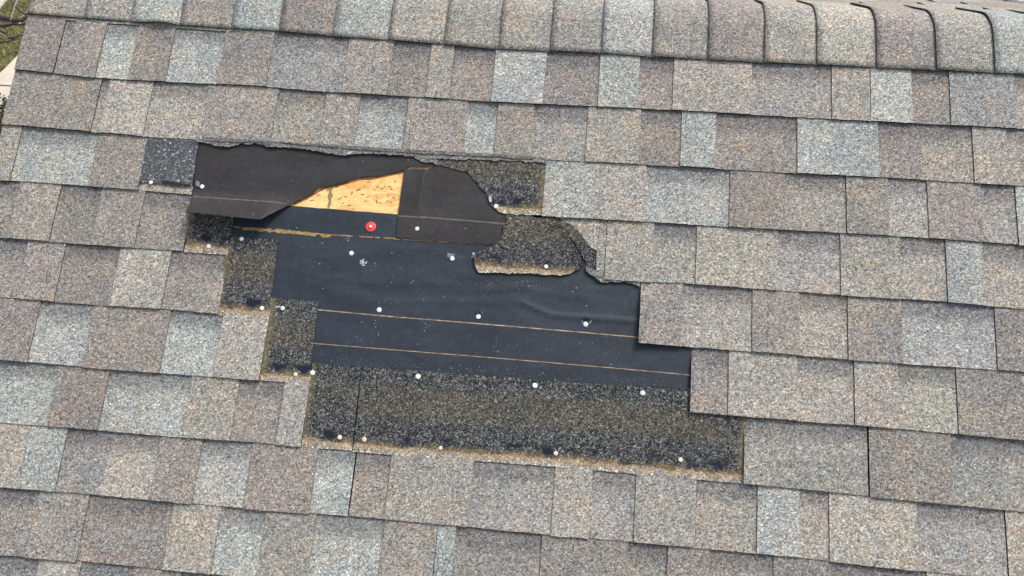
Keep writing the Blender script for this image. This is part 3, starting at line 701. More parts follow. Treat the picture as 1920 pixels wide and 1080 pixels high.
ragged('torn_strip', None, [(775,290),(800,292),(822,300)], [(778,296),(790,303),(800,305),(812,304),(818,309)], .0084, .001, [M['tab'], M['asphalt']], parent=tA, seed=9, color=(.19,.19,.185))

# ------------------------------------------------------------------ nails
def nail_mesh(name, mat, r=.0052):
    bm = bmesh.new(); prof = [(0, .0013), (r*.5, .00128), (r*.9, .0011), (r, .0006), (r*.98, -.0002), (r*.3, -.0006), (r*.28, -.010), (0, -.0105)]
    n = 20; rings = []
    for rad, z in prof:
        rings.append([bm.verts.new((rad*math.cos(2*math.pi*i/n), rad*math.sin(2*math.pi*i/n), z)) for i in range(n)] if rad > 0 else [bm.verts.new((0, 0, z))])
    for a, b2 in zip(rings, rings[1:]):
        for i in range(n):
            j = (i+1) % n
            vs_ = [a[i % len(a)], a[j % len(a)], b2[j % len(b2)], b2[i % len(b2)]]
            vs_ = list(dict.fromkeys(vs_))
            if len(vs_) > 2: bm.faces.new(vs_).smooth = True
    bmesh.ops.recalc_face_normals(bm, faces=bm.faces[:])
    me = bpy.data.meshes.new(name); bm.to_mesh(me); bm.free(); me.materials.append(M[mat]); return me
NM = nail_mesh('roofing_nail', 'nail'); NT = nail_mesh('roofing_nail', 'nailtan')
def wh(k): return lambda u, v: w_tab(k, u, v)+.0006
NAILS = [
 (283, 342, lambda u, v: .0104, NM, "nail at the foot of the blue-black granule patch", .9),
 (379, 350, wf_flap, NM, "nail beside a grey shred at the left edge of the curled felt flap", 1),
 (391, 462, wh(5), NM, "nail in a black tar blob below the left corner of the curled flap", 1),
 (453, 448, wh(6), NM, "nail at the top left of the upper stepped granule patch", 1),
 (930, 387, lambda u, v: w_tab(4, u, v)+.0018, NM, "nail at the tan foot of the torn remnant with the curved edge", 1.05),
 (782, 429, wf_b, NM, "nail in the brown-black felt piece right of the bare board", .95),
 (659, 475, wf_main, NM, "nail in the navy felt under the red plastic washer", 1.05),
 (848, 485, wf_main, NM, "nail touching a small blue-grey shred on the navy felt", 1.05),
 (1024, 500, lambda u, v: w_tab(5, u, v)+.003, NM, "nail on the tan strip of the torn scrap in the middle right", .9),
 (491, 578, wh(6), NM, "nail at the foot of the upper stepped granule patch", .95),
 (530, 578, wh(7), NM, "nail with a small grey sliver near the top of the middle stepped granule patch", 1),
 (711, 581, wf_main, NM, "nail just above the left part of the upper tan line on the felt", 1.1),
 (897, 594, wf_main, NM, "nail in a small dark tear above the middle of the upper tan line", 1.05),
 (1098, 608, wf_main, NM, "nail in a frayed tear on the wrinkle, right part of the felt", 1.1),
 (554, 702, wh(7), NT, "dusty tan nail at the foot of the middle stepped granule patch", .9),
 (586, 699, wh(8), NM, "bright nail at the top left corner of the broad lower granule band", 1.1),
 (784, 706, wh(8), NM, "nail along the top of the broad lower granule band, second from its left", 1.1),
 (1003, 723, wh(8), NM, "nail along the top of the broad lower granule band, near its middle", 1.1),
 (1205, 737, wh(8), NM, "nail along the top of the broad lower granule band, nearest its right end", 1.1),
 (637, 820, wh(8), NT, "tan nail at the foot of the broad band, left of the long open joint", 1.0),
 (683, 824, wh(8), NT, "tan nail at the foot of the broad band, just right of the long open joint", 1.05),
 (826, 840, wh(8), NT, "half-buried dusty nail at the tan foot of the broad band, left of its middle", .85),
 (1042, 850, wh(8), NT, "dusty nail at the tan foot of the broad band, right of its middle", .95),
 (1276, 862, wh(8), NT, "dusty nail at the foot of the broad band near its right end", .95),
]
random.seed(3)
for x, y, wf, me, lab, s in NAILS:
    u, v = uvw(x, y, .006); w = wf(u, v)+.0006; u, v = uvw(x, y, w)
    o = bpy.data.objects.new('roofing_nail', me); COL.objects.link(o)
    o.matrix_world = ROOF @ Matrix.Translation((u, -v, w)) @ Matrix.Rotation(random.uniform(-.12, .12), 4, 'X') @ Matrix.Rotation(random.uniform(-.12, .12), 4, 'Y') @ Matrix.Scale(s, 4)
    tag(o, lab, 'nail', 'nails left in the opening')
# red plastic washer with its nail
u, v = uvw(695, 425, .003); capr = root('cap_nail', u, v, wf_main(u, v), "nail with a round red plastic washer on the dark felt below the bare board", 'cap nail')
bm = bmesh.new(); n = 36; prof = [(0, .0034), (.0030, .0033), (.0042, .0018), (.0098, .0021), (.0118, .0019), (.0125, .0010), (.0125, .0002)]
rings = [[bm.verts.new((max(r_, 1e-5)*math.cos(2*math.pi*i/n), max(r_, 1e-5)*math.sin(2*math.pi*i/n), z)) for i in range(n)] for r_, z in prof]
for a, b2 in zip(rings, rings[1:]):
    for i in range(n): bm.faces.new((a[i], b2[i], b2[(i+1) % n], a[(i+1) % n])).smooth = True
bmesh.ops.recalc_face_normals(bm, faces=bm.faces[:])
me = bpy.data.meshes.new('washer'); bm.to_mesh(me); bm.free(); me.materials.append(M['red']); roofobj('washer', me, parent=capr)
o = bpy.data.objects.new('nail_head', NM); COL.objects.link(o); o.parent = capr; o.location = (0, 0, .0036); o.scale = (.62, .62, .8)

# small shreds
def shred(x, y, w, pts, mat, label, th=.0006, rise=.002):
    u, v = uvw(x, y, w)
    o = plate('felt_shred' if 'felt' in label else 'paper_shred', [(u+a*.00125, v+b2*.00125) for a, b2 in pts], lambda uu, vv: w+rise*(uu-u)*40, th, [M[mat]], org=(u, v, w), cutu=None)
    return tag(o, label, 'shred')
shred(371, 345, .0085, [(-5, -7), (2, -5), (5, 2), (3, 6), (-4, 3)], 'shred', "curled grey paper shred beside the nail on the felt flap's left edge", rise=.002)
shred(845, 479, .0030, [(-7, -5), (7, -3), (6, 4), (-6, 3)], 'shred', "small flat blue-grey paper shred above a nail on the navy felt")
shred(655, 287, .0125, [(-6, 2), (-2, -3), (7, -4), (1, 3)], 'pale', "tiny pale paper shred on the ragged stub at the top of the opening")
shred(919, 373, .0100, [(-2, -8), (3, -2), (4, 4), (0, 7), (-3, 0)], 'pale', "thin pale paper shred at the tip of the curved torn remnant")
shred(521, 576, .0070, [(-7, 2), (2, -3), (6, -1), (0, 1)], 'pale', "sliver of pale paper touching the nail in the middle stepped patch", rise=.001)
# torn felt frays round two nails
def frays(x, y, offs, nm):
    org = ORG[feltroot.name]
    for dx, dy, ln, an, mt_ in offs:
        u, v = uvw(x+dx, y+dy, .002); c, s_ = math.cos(R(an)), math.sin(R(an))
        pr = [(-1, 0), (-.3, .5), (.5, .35), (1, 0), (.4, -.4), (-.4, -.45)]
        plate(nm, [(u+ln*.0006*a*c-ln*.0004*b2*s_, v+ln*.0006*a*s_+ln*.0004*b2*c) for a, b2 in pr], lambda uu, vv: wf_main(uu, vv)+.0012, .0006, [M[mt_]], parent=feltroot, cutu=None)
frays(897, 590, [(-5,-3,6,60,'asphalt'),(3,-4,7,-20,'asphalt'),(7,-3,5,-50,'shred'),(0,-6,4,10,'asphalt')], 'frayed_tear')
frays(1098, 604, [(-6,-1,7,40,'shred'),(-2,-6,8,-10,'asphalt'),(5,-5,8,20,'asphalt'),(9,0,9,-55,'shred'),(1,-3,8,0,'asphalt')], 'frayed_tear')

# loose granules washed onto the felt
bm = bmesh.new(); rnd = random.Random(41)
def loose(x, y, wf, sc=1.0):
    u, v = uvw(x, y, .002); q = Vector((u, -v, wf(u, v)+.0005)); r_ = rnd.uniform(.0005, .0011)*sc
    vs_ = [bm.verts.new(q + Vector(d)*r_*rnd.uniform(.7, 1.2)) for d in ((1, 0, 0), (0, 1, 0), (-1, 0, 0), (0, -1, 0), (0, 0, .9))]
    mi = rnd.choice((0, 0, 1, 2))
    for i in range(4): bm.faces.new((vs_[i], vs_[(i+1) % 4], vs_[4])).material_index = mi
def infelt(x, y): return (455 < x < 1190 and 462 + (x-455)*.03 < y < 555 + (x-455)*.06) or (600 < x < 1285 and 590+(x-600)*.06 < y < 680+(x-600)*.068)
n_ = 0
while n_ < 170:
    x = rnd.uniform(455, 1285); y = rnd.uniform(450, 725)
    if infelt(x, y): loose(x, y, wf_main, rnd.choice((.6, .8, 1))); n_ += 1
for _ in range(170):    # more of them along the lower edge and beside the broken scrap
    x = rnd.uniform(600, 1280); loose(x, 676+(x-600)*.0675+rnd.uniform(-9, 4), wf_main)
for _ in range(90):
    x = rnd.gauss(960, 50); loose(x, 525+abs(rnd.gauss(0, 12)), wf_main)
for _ in range(120):
    x = rnd.uniform(375, 720); y = rnd.uniform(285, 370)
    if y < 372-(max(0, x-540))*.27: loose(x, y, wf_flap, .7)
for _ in range(50):
    x = rnd.uniform(765, 900); y = rnd.uniform(340, 445); loose(x, y, wf_b, .7)
me = bpy.data.meshes.new('loose_granules'); bm.to_mesh(me); bm.free()
for nm_, c_ in (('grey loose grain', (.20, .21, .22)), ('tan loose grain', (.34, .28, .2)), ('pale loose grain', (.45, .46, .47))): me.materials.append(plain(nm_, c_, .9, .2, 500))
o = bpy.data.objects.new('loose_granules', me); COL.objects.link(o); o.matrix_world = ROOF
tag(o, "loose mineral granules scattered over the bare felt", 'granules', kind='stuff')

# ------------------------------------------------------------------ ridge caps
VR = -.137; P2 = 2*PITCH; TP = math.tan(PITCH)
def capprofile(h, vlow, back=.165, rad=.125):
    """points (v, w) from the lower front edge over the ridge; h = height above the deck"""
    vi = VR - h*TP; tl = rad*TP; pts = []
    vs0 = vi + tl
    for j in range(7): pts.append((vlow + (vs0-vlow)*j/6, h))
    for j in range(1, 11):
        a = P2*j/10; pts.append((vs0 - rad*math.sin(a), h - rad*(1-math.cos(a))))
    ex, ey = pts[-1]
    for j in range(1, 5): pts.append((ex - math.cos(P2)*back*j/4, ey - math.sin(P2)*back*j/4))
    return pts
def ridge_cap(i, u1, u2, color, label, lift=0.0):
    bm = bmesh.new(); uvl = bm.loops.layers.uv.new('UVMap'); nu = 9; th = .0032
    vl = vL(0, u1) + random.uniform(-.001, .0015); grid = []; low = []
    ue = u2 + .018
    sk = random.uniform(-.0015, .0015)
    for a in range(nu+1):
        t = a/nu; u = u1 + (ue-u1)*t
        h = .0114 - .0032*min(1, (u-u1)/(u2-u1)) - (.0022 if u > u2 else 0)
        prof = capprofile(h, vl + (vL(0, u)-vL(0, u1)) + .0007*noise.noise(Vector((u*150, i, 0))))
        r1 = []; r2 = []
        for j, (v, w) in enumerate(prof):
            lf = lift*math.exp(-((u-(u1+ue)/2-.01)/.035)**2)*max(0, 1-j/5)**1.5 if lift else 0
            wb = .0012*noise.noise(Vector((u*9, v*12, i*3.3)))
            uu = u + (.0008*noise.noise(Vector((v*70, i*5, 1))) if a == 0 else 0) + sk*(j/10)
            r1.append(bm.verts.new((uu-u1, -v, w+wb+lf)))
            nv = Vector((v, w)); k = min(j, 17)
            ang = 0 if j < 7 else P2*min(10, j-6)/10
            r2.append(bm.verts.new((uu-u1, -(v + math.sin(ang)*th), w+wb+lf - math.cos(ang)*th)))
        grid.append(r1); low.append(r2)
    def F(vs_, mi):
        f = bm.faces.new(vs_); f.material_index = mi; f.smooth = mi == 0; return f
    for a in range(nu):
        for j in range(len(grid[0])-1):
            f = F((grid[a][j], grid[a+1][j], grid[a+1][j+1], grid[a][j+1]), 0)
            for lp in f.loops: lp[uvl].uv = (lp.vert.co.x, .9)
            F((low[a][j], low[a][j+1], low[a+1][j+1], low[a+1][j]), 1)
        F((grid[a][0], low[a][0], low[a+1][0], grid[a+1][0]), 1); F((grid[a][-1], grid[a+1][-1], low[a+1][-1], low[a][-1]), 1)
    for j in range(len(grid[0])-1):
        F((grid[0][j], grid[0][j+1], low[0][j+1], low[0][j]), 1); F((grid[-1][j], low[-1][j], low[-1][j+1], grid[-1][j+1]), 1)
    bmesh.ops.recalc_face_normals(bm, faces=bm.faces[:])
    me = bpy.data.meshes.new('ridge_cap'); bm.to_mesh(me); bm.free(); me.materials.append(M['tab']); me.materials.append(M['asphalt'])
    o = roofobj('ridge_cap', me, u1, 0, 0); o.color = (*color, 1)
    return tag(o, label, 'ridge cap', 'shingle caps bent over the ridge')
CAPX = [60, 150, 239, 332, 430, 520, 623, 728, 833, 937, 1033, 1129, 1225, 1329, 1434, 1533, 1645, 1757, 1866, 1975, 2085]
CAPC = 'TMWBWBWTMTMWTBTLBTWM'
CAPL = ["tan-grey ridge cap at the rake end of the ridge", "mixed grey ridge cap second from the rake", "pale ridge cap whose lower edge is lifted over a dark gap", "brown ridge cap right of the lifted pale one",
 "pale ridge cap between two brown ones left of centre", "brown ridge cap above the wide mottled dark-topped panel", "pale grey ridge cap right of the brown one, left of centre", "tan ridge cap above the narrow tan tab left of centre",
 "mixed grey ridge cap left of the frame's middle", "tan ridge cap above the very pale tab in the middle", "grey-tan ridge cap just left of the palest mid-ridge cap", "palest ridge cap near the frame's middle, between two tan ones", "tan-grey ridge cap right of the palest middle one",
 "brown ridge cap beginning to show the bend over the ridge", "tan ridge cap left of the light tan cap, right half", "light tan ridge cap left of the dark brown one", "darkest brown ridge cap, near the right frame edge", "grey-tan ridge cap between the darkest one and the pale one at the frame edge",
 "pale blue-grey ridge cap at the right frame edge", "ridge cap mostly past the right frame edge"]
random.seed(21)
CU = [uvw(x, 55 + .045*x*.5, .014)[0] for x in CAPX]; CU[0] = -.004
for i, (a, b2) in enumerate(zip(CU, CU[1:])):
    ridge_cap(i, a, b2, strip_color(CAPC[i]), CAPL[i], .012 if i == 2 else 0)

# ------------------------------------------------------------------ the house under the roof
house = bpy.data.objects.new('house', None); COL.objects.link(house); house.location = (4.5, -.5, 0)
tag(house, "house whose shingled gable roof with a broad back slope and white trim fills the picture", 'house')
def hpart(name, bm, mats, mw=ROOF, smooth=False, parent=None):
    me = bpy.data.meshes.new(name); bm.to_mesh(me); bm.free()
    for q in mats: me.materials.append(q)
    o = bpy.data.objects.new(name, me); COL.objects.link(o)
    pw = Matrix.Translation(house.location)
    o.parent = parent or house; o.matrix_local = pw.inverted() @ mw if parent is None else Matrix()
    return o
WID, FRONT, BACKL = 9.0, 4.6, 5.2
def box(bm, x1, y1, z1, x2, y2, z2):
    vs_ = [bm.verts.new(p) for p in ((x1,y1,z1),(x2,y1,z1),(x2,y2,z1),(x1,y2,z1),(x1,y1,z2),(x2,y1,z2),(x2,y2,z2),(x1,y2,z2))]
    for f in ((0,3,2,1),(4,5,6,7),(0,1,5,4),(1,2,6,5),(2,3,7,6),(3,0,4,7)): bm.faces.new([vs_[i] for i in f])
def bk(u, s, h):   # point on the back slope, roof frame local coords
    v = VR - math.cos(P2)*s - math.sin(P2)*h; w = -math.sin(P2)*s + math.cos(P2)*h
    return (u, -v, w)
bm = bmesh.new()
box(bm, .01, -FRONT, -.030, WID, -VR, -.0115)
q = [bm.verts.new(bk(*p)) for p in ((.01, 0, -.0115), (WID, 0, -.0115), (WID, BACKL, -.0115), (.01, BACKL, -.0115), (.01, 0, -.03), (WID, 0, -.03), (WID, BACKL, -.03), (.01, BACKL, -.03))]
for f in ((0,1,2,3),(4,7,6,5),(3,2,6,7),(0,3,7,4),(1,5,6,2)): bm.faces.new([q[i] for i in f])
bmesh.ops.recalc_face_normals(bm, faces=bm.faces[:])
hpart('roof_deck', bm, [M['asphalt']])
# remaining shingles beyond the close-up area
bm = bmesh.new(); rnd = random.Random(99)
def slabtab(fn, u1, u2, v1, v2, h1, h2, th=.005):
    a = [fn(u1, v1, h1), fn(u2, v1, h1), fn(u2, v2, h2), fn(u1, v2, h2)]; c = [fn(u1, v1, h1-th), fn(u2, v1, h1-th), fn(u2, v2, h2-th), fn(u1, v2, h2-th)]
    t = [bm.verts.new(p) for p in a]; l_ = [bm.verts.new(p) for p in c]
    f = bm.faces.new(t); f.material_index = 0
    for i in range(4):
        j = (i+1) % 4; g = bm.faces.new((t[i], l_[i], l_[j], t[j])); g.material_index = 1
def rows(fn, kr, vtop, urange):
    for k in kr:
        u = urange[0]; hi = rnd.random() < .5
        while u < urange[1]:
            wd = rnd.uniform(.10, .27); ue = min(u+wd, urange[1])
            vt = vtop(k-1, u); vb = vtop(k, u) + rnd.uniform(-.0012, .0012)
            o_ = .0035 if hi else 0
            slabtab(fn, u+.0004, ue-.0004, vt-.015, vb, .002+o_, .009+o_, .0045)
            u = ue; hi = not hi
front = lambda u, v, h: (u, -v, h)
rows(front, range(11, 33), vL, (0, WID)); rows(front, range(1, 11), vL, (midx(5, XR)+.0, WID)) if False else None
for k in range(1, 11): rows(front, [k], vL, (midx(k, XR), WID))
backrow = lambda k, u: .125 + k*EXPO
rows(bk, range(1, int(BACKL/EXPO)), backrow, (0, WID))
u = CU[-1]
while u < WID:   # further caps along the ridge
    pr = capprofile(.012, vL(0, u)); h2 = capprofile(.006, vL(0, u)); e = min(u+.13, WID)
    A = [bm.verts.new((u, -v, w)) for v, w in pr]; B2 = [bm.verts.new((e, -v, w)) for v, w in h2]; C2 = [bm.verts.new((u, -v, w-.005)) for v, w in pr]
    for j in range(len(A)-1):
        bm.faces.new((A[j], B2[j], B2[j+1], A[j+1])).material_index = 0; bm.faces.new((A[j], A[j+1], C2[j+1], C2[j])).material_index = 1
    u = e
bmesh.ops.recalc_face_normals(bm, faces=bm.faces[:])
cover = hpart('roof_cover', bm, [M['cover'], M['asphalt']])
tag(cover, 'rest of the brown-grey shingle covering, with the back slope seen at a glancing angle')
# trim: rake boards, eave gutters
bm = bmesh.new(); box(bm, -.004, -FRONT, -.19, .018, -VR-.0, -.0125); 
q = [bm.verts.new(bk(*p)) for p in ((-.004, 0, -.0125), (.018, 0, -.0125), (.018, BACKL, -.0125), (-.004, BACKL, -.0125), (-.004, 0, -.19), (.018, 0, -.19), (.018, BACKL, -.19), (-.004, BACKL, -.19))]
for f in ((0,1,2,3),(4,7,6,5),(3,2,6,7),(0,3,7,4),(1,5,6,2),(0,4,5,1)): bm.faces.new([q[i] for i in f])
bmesh.ops.recalc_face_normals(bm, faces=bm.faces[:]); hpart('rake_board', bm, [M['white']])
def gutter(fn):
    bm = bmesh.new()
    prof = [(.0, -.012), (.0, -.13), (.09, -.13), (.125, -.07), (.125, -.015), (.118, -.012), (.115, -.06), (.085, -.12), (.006, -.12), (.006, -.012)]
    A = [bm.verts.new(fn(-.0, s, h)) for s, h in prof]; B2 = [bm.verts.new(fn(WID, s, h)) for s, h in prof]
    for j in range(len(prof)):
        k = (j+1) % len(prof); bm.faces.new((A[j], A[k], B2[k], B2[j]))
    bmesh.ops.recalc_face_normals(bm, faces=bm.faces[:]); hpart('gutter', bm, [M['white']])
gutter(lambda u, s, h: bk(u, BACKL+s, h)); gutter(lambda u, s, h: front(u, FRONT+s, h))
# walls
mt, nt, p = newmat('brick wall'); b = NB(nt); tc = b.n('TexCoord'); bt = b.n('TexBrick')
sx = b.n('SeparateXYZ'); b.l(tc.outputs['Object'], sx.inputs[0]); cb = b.n('CombineXYZ'); b.l(b.math('ADD', sx.outputs[0], sx.outputs[1]), cb.inputs[0]); b.l(sx.outputs[2], cb.inputs[1])
b.l(cb.outputs[0], bt.inputs['Vector']); bt.inputs['Scale'].default_value = 1; bt.inputs['Brick Width'].default_value = .21; bt.inputs['Row Height'].default_value = .075; bt.inputs['Mortar Size'].default_value = .006
bt.inputs['Color1'].default_value = (.30, .16, .11, 1); bt.inputs['Color2'].default_value = (.36, .22, .16, 1); bt.inputs['Mortar'].default_value = (.42, .40, .36, 1)
b.l(bt.outputs[0], p.inputs['Base Color']); p.inputs['Roughness'].default_value = .9; M['brick'] = mt
def w3(p): return ROOF @ Vector(p)
rg = w3(front(0, VR, -.03)); fe = w3(front(0, FRONT-.35, -.03)); be = w3(bk(0, BACKL-.35, -.03))
bm = bmesh.new()
for x in (.3, WID-.3):
    g1 = [bm.verts.new(p) for p in ((x, fe.y, 0), (x, be.y, 0), (x, be.y, be.z), (x, rg.y, rg.z-.01), (x, fe.y, fe.z))]; bm.faces.new(g1)
for yy, zz in ((fe.y, fe.z), (be.y, be.z)):
    bm.faces.new([bm.verts.new(p) for p in ((.3, yy, 0), (WID-.3, yy, 0), (WID-.3, yy, zz), (.3, yy, zz))])
hpart('wall', bm, [M['brick']], Matrix())

# ------------------------------------------------------------------ ground, path, road
mt, nt, p = newmat('dormant lawn'); b = NB(nt); tc = b.n('TexCoord'); vec = tc.outputs['Object']
n1 = b.noise(vec, 1.6, 4, .6); n2 = b.noise(vec, 22, 4, .7); n3 = b.noise(vec, 140, 3, .7)
col = b.mix(b.smooth(n1, .42, .58), (.20, .19, .08), (.08, .14, .028))
col = b.mix(b.smooth(n2, .40, .64), col, (.27, .23, .12)); col = b.mix(1.0, col, b.ramp(n3, [(.3, .5), (.7, 1.4)]), 'MULTIPLY')
b.l(col, p.inputs['Base Color']); p.inputs['Roughness'].default_value = 1; M['lawn'] = mt
M['concrete'] = plain('pale concrete', (.52, .47, .39), .85, .09, 9, bump=.1, spec=.2)
M['joint'] = plain('dark joint', (.10, .09, .08), .9)
M['blade'] = plain('grass blades', (.11, .19, .04), .8, .5, 3)
M['bark'] = plain('dark bark', (.075, .062, .052), .95, .45, 40, bump=.5)
M['barkpale'] = plain('grey twig bark', (.30, .28, .26), .9, .3, 40)
M['cutwood'] = plain('fresh cut wood', (.75, .66, .48), .8, .1)
M['leaf'] = plain('evergreen leaves', (.035, .042, .026), .7, .4, 20)
def flat(name, pts, mat, z, th=0.0):
    bm = bmesh.new(); f = bm.faces.new([bm.verts.new((q[0], q[1], z)) for q in pts]); bm.normal_update()
    if f.normal.z < 0: bmesh.ops.reverse_faces(bm, faces=[f])
    if th:
        r_ = bmesh.ops.extrude_face_region(bm, geom=bm.faces[:])
        for q in [g for g in r_['geom'] if isinstance(g, bmesh.types.BMVert)]: q.co.z -= 0
        for q in f.verts: q.co.z -= th
        bmesh.ops.recalc_face_normals(bm, faces=bm.faces[:])
    me = bpy.data.meshes.new(name); bm.to_mesh(me); bm.free(); me.materials.append(M[mat])
    o = bpy.data.objects.new(name, me); COL.objects.link(o); o['kind'] = 'structure'; return o
flat('ground', [(-700, -700), (700, -700), (700, 700), (-700, 700)], 'lawn', 0)
def G(x, y, z=0.0): q = onground(x, y, z); return (q.x, q.y)
a1, a2 = Vector(G(0, 143)), Vector(G(39, 104)); dr = (a2-a1).normalized()
pA = a1 - dr*.9; pB = a2 + dr*2.0; inn = Vector((dr.y, -dr.x)); 
if (Vector(G(20, 170))-a1).dot(inn) < 0: inn = -inn
bot = Vector(G(0, 224)); bot2 = Vector(G(12, 221)); dd = (bot2-bot).normalized()
path_pts = [pA, pB, pB + inn*1.3, bot2 + dd*1.3, bot - dd*1.2]
flat('path', path_pts, 'concrete', .03, .06)
j1, j2 = Vector(G(-40, 162)), Vector(G(60, 167)); jn = Vector((-(j2-j1).y, (j2-j1).x)).normalized()*.010
jo = flat('path_joint', [j1+jn, j2+jn, j2-jn, j1-jn], 'joint', .034)
r1, r2 = Vector(G(17, 0)), Vector(G(0, 19)); dr = (r1-r2).normalized(); nn = Vector((-dr.y, dr.x))
if (Vector(G(-30, -30))-r1).dot(nn) < 0: nn = -nn
flat('road', [r1+dr*30, r1-dr*30, r1-dr*30+nn*7, r1+dr*30+nn*7], 'concrete', .02, .05)
# blades of grass over the part of the lawn the camera can see
bm = bmesh.new(); rnd = random.Random(5); n_ = 0
while n_ < 15000:
    x = rnd.uniform(-60, 75); y = rnd.uniform(-50, 300); q = Vector(G(x, y))
    if (q-a1).dot(inn) > -.02 and y < 228 and y > 60: 
        if (q-a1).dot(inn) < 1.4: continue
    if (q-r1).dot(nn) > 0: continue
    n_ += 1; a = rnd.uniform(0, 6.28); h = rnd.uniform(.02, .06); wd = rnd.uniform(.003, .006); lx, ly = rnd.uniform(-.05, .05), rnd.uniform(-.05, .05)
    c, s_ = math.cos(a)*wd, math.sin(a)*wd
    f = bm.faces.new([bm.verts.new((q.x-c, q.y-s_, 0)), bm.verts.new((q.x+c, q.y+s_, 0)), bm.verts.new((q.x+lx, q.y+ly, h))]); f.material_index = rnd.choice((0, 1, 1))
me = bpy.data.meshes.new('grass'); bm.to_mesh(me); bm.free(); me.materials.append(M['blade']); me.materials.append(plain('straw blades', (.32, .27, .14), .9, .3, 5))
o = bpy.data.objects.new('grass', me); COL.objects.link(o); tag(o, "green and straw coloured lawn grass past the rake edge", 'grass', kind='stuff')

# ------------------------------------------------------------------ bare tree and shrub beside the house
def tube(bm, pts, r0, r1, n=7, mi=0):
    pts = [Vector(q) for q in pts]; rings = []
    for i, q in enumerate(pts):
        d = (pts[min(i+1, len(pts)-1)]-pts[max(i-1, 0)]).normalized(); x = d.orthogonal().normalized(); y = d.cross(x)
        r_ = r0 + (r1-r0)*i/(len(pts)-1)
        rings.append([bm.verts.new(q + (x*math.cos(2*math.pi*k/n) + y*math.sin(2*math.pi*k/n))*r_*random.uniform(.9, 1.1)) for k in range(n)])
    for a, c in zip(rings, rings[1:]):
        off = min(range(n), key=lambda o_: sum((a[k].co-c[(k+o_) % n].co).length for k in range(n)))
        for k in range(n): f = bm.faces.new((a[k], a[(k+1) % n], c[(k+1+off) % n], c[(k+off) % n])); f.material_index = mi; f.smooth = True
    for rg_, rev in ((rings[0], True), (rings[-1], False)):
        bm.faces.new(list(reversed(rg_)) if rev else rg_).material_index = mi
def wig(pts, amp=.02, sub=4):
    out = []
    for a, c in zip(pts, pts[1:]):
        a, c = Vector(a), Vector(c)
        for j in range(sub): out.append(a+(c-a)*j/sub + Vector((random.uniform(-amp, amp),)*3)*(1 if out else 0))
    out.append(Vector(pts[-1])); return out
random.seed(17)
HZ = 2.7
def T3(x, y, z=HZ): return onground(x, y, z)
base = onground(-330, 120, 0); tree = bpy.data.objects.new('bare_tree', None); COL.objects.link(tree); tree.location = base
tag(tree, "leafless dark-barked tree reaching its limbs past the rake edge at the upper left", 'tree')
def tpart(name, bm, mats):
    for q in bm.verts: q.co -= base
    bmesh.ops.recalc_face_normals(bm, faces=bm.faces[:])
    me = bpy.data.meshes.new(name); bm.to_mesh(me); bm.free()
    for mm in mats: me.materials.append(mm)
    o = bpy.data.objects.new(name, me); COL.objects.link(o); o.parent = tree; return o
fork = Vector((base.x+.1, base.y+.05, 1.3)); top = Vector((base.x+.15, base.y+.1, 4.6))
bm = bmesh.new(); tube(bm, wig([base-Vector((0, 0, .1)), fork, top], .015, 4), .13, .035, 10); tpart('trunk', bm, [M['bark']])
LIMBS = [
 ([(-60,38),(0,32),(22,36),(38,38),(50,30),(62,20),(80,4)], .030, .016, 2.75, 0),
 ([(-60,58),(0,47),(18,47),(36,45),(58,42),(75,38)], .022, .008, 2.55, 0),
 ([(-10,-25),(18,-2),(33,12),(47,25),(60,30)], .017, .008, 2.9, 0),
 ([(-50,70),(0,55),(10,64),(22,72),(36,75),(48,84)], .018, .007, 2.45, 0),
 ([(22,71),(32,68),(50,67),(64,66)], .010, .006, 2.45, 0),
 ([(-40,85),(0,79),(16,79),(28,72)], .014, .007, 2.35, 0),
 ([(33,-4),(30,6),(24,22),(20,38)], .006, .004, 3.0, 1),
 ([(36,36),(48,26),(60,14),(72,8)], .009, .005, 2.85, 1),
 ([(30,38),(44,40),(56,38),(70,34)], .007, .004, 2.7, 1),
 ([(8,52),(12,62),(9,72)], .007, .004, 2.5, 0),
 ([(0,62),(14,70),(26,66)], .006, .003, 2.6, 1),
 ([(2,40),(14,50),(26,60),(30,72)], .008, .005, 2.5, 0),
]
for pts, ra, rb, z, mi in LIMBS:
    bm = bmesh.new(); pp = [T3(x, y, z + .05*j/len(pts)) for j, (x, y) in enumerate(pts)]
    if pts[0][0] < -5: pp = [Vector((base.x+.12, base.y+.07, z-1.0))] + pp
    tube(bm, wig(pp, .006, 3), ra*(.85 if pts[0][0] < -5 else .6), rb*.55, 7); tpart('branch', bm, [M['barkpale'] if mi else M['bark']])
bm = bmesh.new(); q = T3(37, 45, 2.57); d = (T3(30, 46, 2.57)-q)
tube(bm, [q, q-d*.3], .013, .012, 9); o = tpart('cut_stub', bm, [M['cutwood']]); tag(o, 'pale sawn stub end')
# upper twigs out of frame
for _ in range(16):
    bm = bmesh.new(); a = random.uniform(0, 6.28); z = random.uniform(2.2, 4.4); s = Vector((base.x+.13, base.y+.08, z)); L = random.uniform(.5, 1.3)
    if math.cos(a) > .2: a += math.pi
    e = s + Vector((math.cos(a)*L, math.sin(a)*L, L*.7)); tube(bm, wig([s, (s+e)/2, e], .03, 3), .018, .005, 6); tpart('branch', bm, [M['bark']])
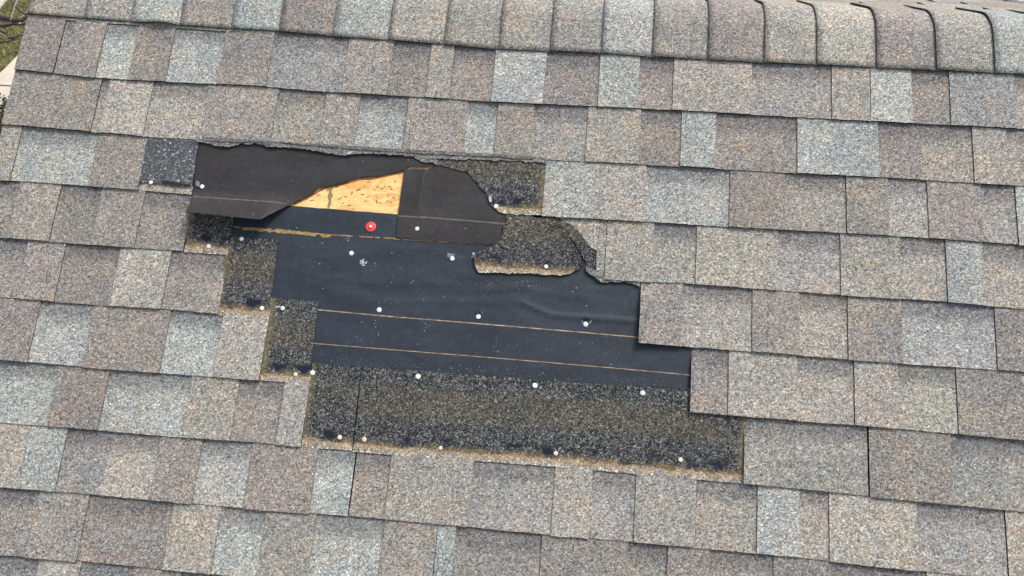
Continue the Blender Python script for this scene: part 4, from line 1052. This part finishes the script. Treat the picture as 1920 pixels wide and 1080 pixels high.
# dark shrub by the end of the path
c = onground(-16, 236, .45); bm = bmesh.new()
for _ in range(2600):
    d = Vector((random.gauss(0, 1), random.gauss(0, 1), random.gauss(0, 1))).normalized(); rr_ = .34*random.uniform(.55, 1)*(1+.25*noise.noise(d*2.5))
    q = c + Vector((d.x*rr_, d.y*rr_, d.z*rr_*1.1)); t = Vector((random.gauss(0, 1), random.gauss(0, 1), random.gauss(0, 1))).normalized()*.022; s_ = t.cross(d).normalized()*.010
    bm.faces.new([bm.verts.new(q-t), bm.verts.new(q+s_), bm.verts.new(q+t), bm.verts.new(q-s_)])
sh = bpy.data.objects.new('shrub', None); COL.objects.link(sh); sh.location = (c.x, c.y, 0); tag(sh, "small dark shrub beside the path at the left frame edge", 'shrub')
for q in bm.verts: q.co -= Vector((c.x, c.y, 0))
me = bpy.data.meshes.new('foliage'); bm.to_mesh(me); bm.free(); me.materials.append(M['leaf']); o = bpy.data.objects.new('foliage', me); COL.objects.link(o); o.parent = sh
bm = bmesh.new(); tube(bm, [(0, 0, -.05), (.02, 0, .2), (0, .02, .5)], .025, .01, 7); me = bpy.data.meshes.new('stem'); bm.to_mesh(me); bm.free(); me.materials.append(M['bark']); o = bpy.data.objects.new('stem', me); COL.objects.link(o); o.parent = sh

# white vent on the back slope, just reaching into the frame
P3 = Matrix.Translation(bk(2.80, 1.06, 0)) @ Matrix.Rotation(-P2, 4, 'X')
bm = bmesh.new(); box(bm, 0, -.24, .0095, .13, 0, .015)
for q in bm.verts: q.co.y -= 0
me = bpy.data.meshes.new('flange'); bm.to_mesh(me); bm.free(); me.materials.append(M['white'])
vent = bpy.data.objects.new('roof_vent', None); COL.objects.link(vent); vent.matrix_world = ROOF @ P3
tag(vent, "white vent on the back slope, its edge just showing at the top right", 'roof vent')
o = bpy.data.objects.new('flange', me); COL.objects.link(o); o.parent = vent
bm = bmesh.new(); bmesh.ops.create_cone(bm, cap_ends=True, segments=24, radius1=.05, radius2=.045, depth=.10, matrix=Matrix.Translation((.065, -.12, .063)))
me = bpy.data.meshes.new('hood'); bm.to_mesh(me); bm.free(); me.materials.append(M['white']); o = bpy.data.objects.new('hood', me); COL.objects.link(o); o.parent = vent
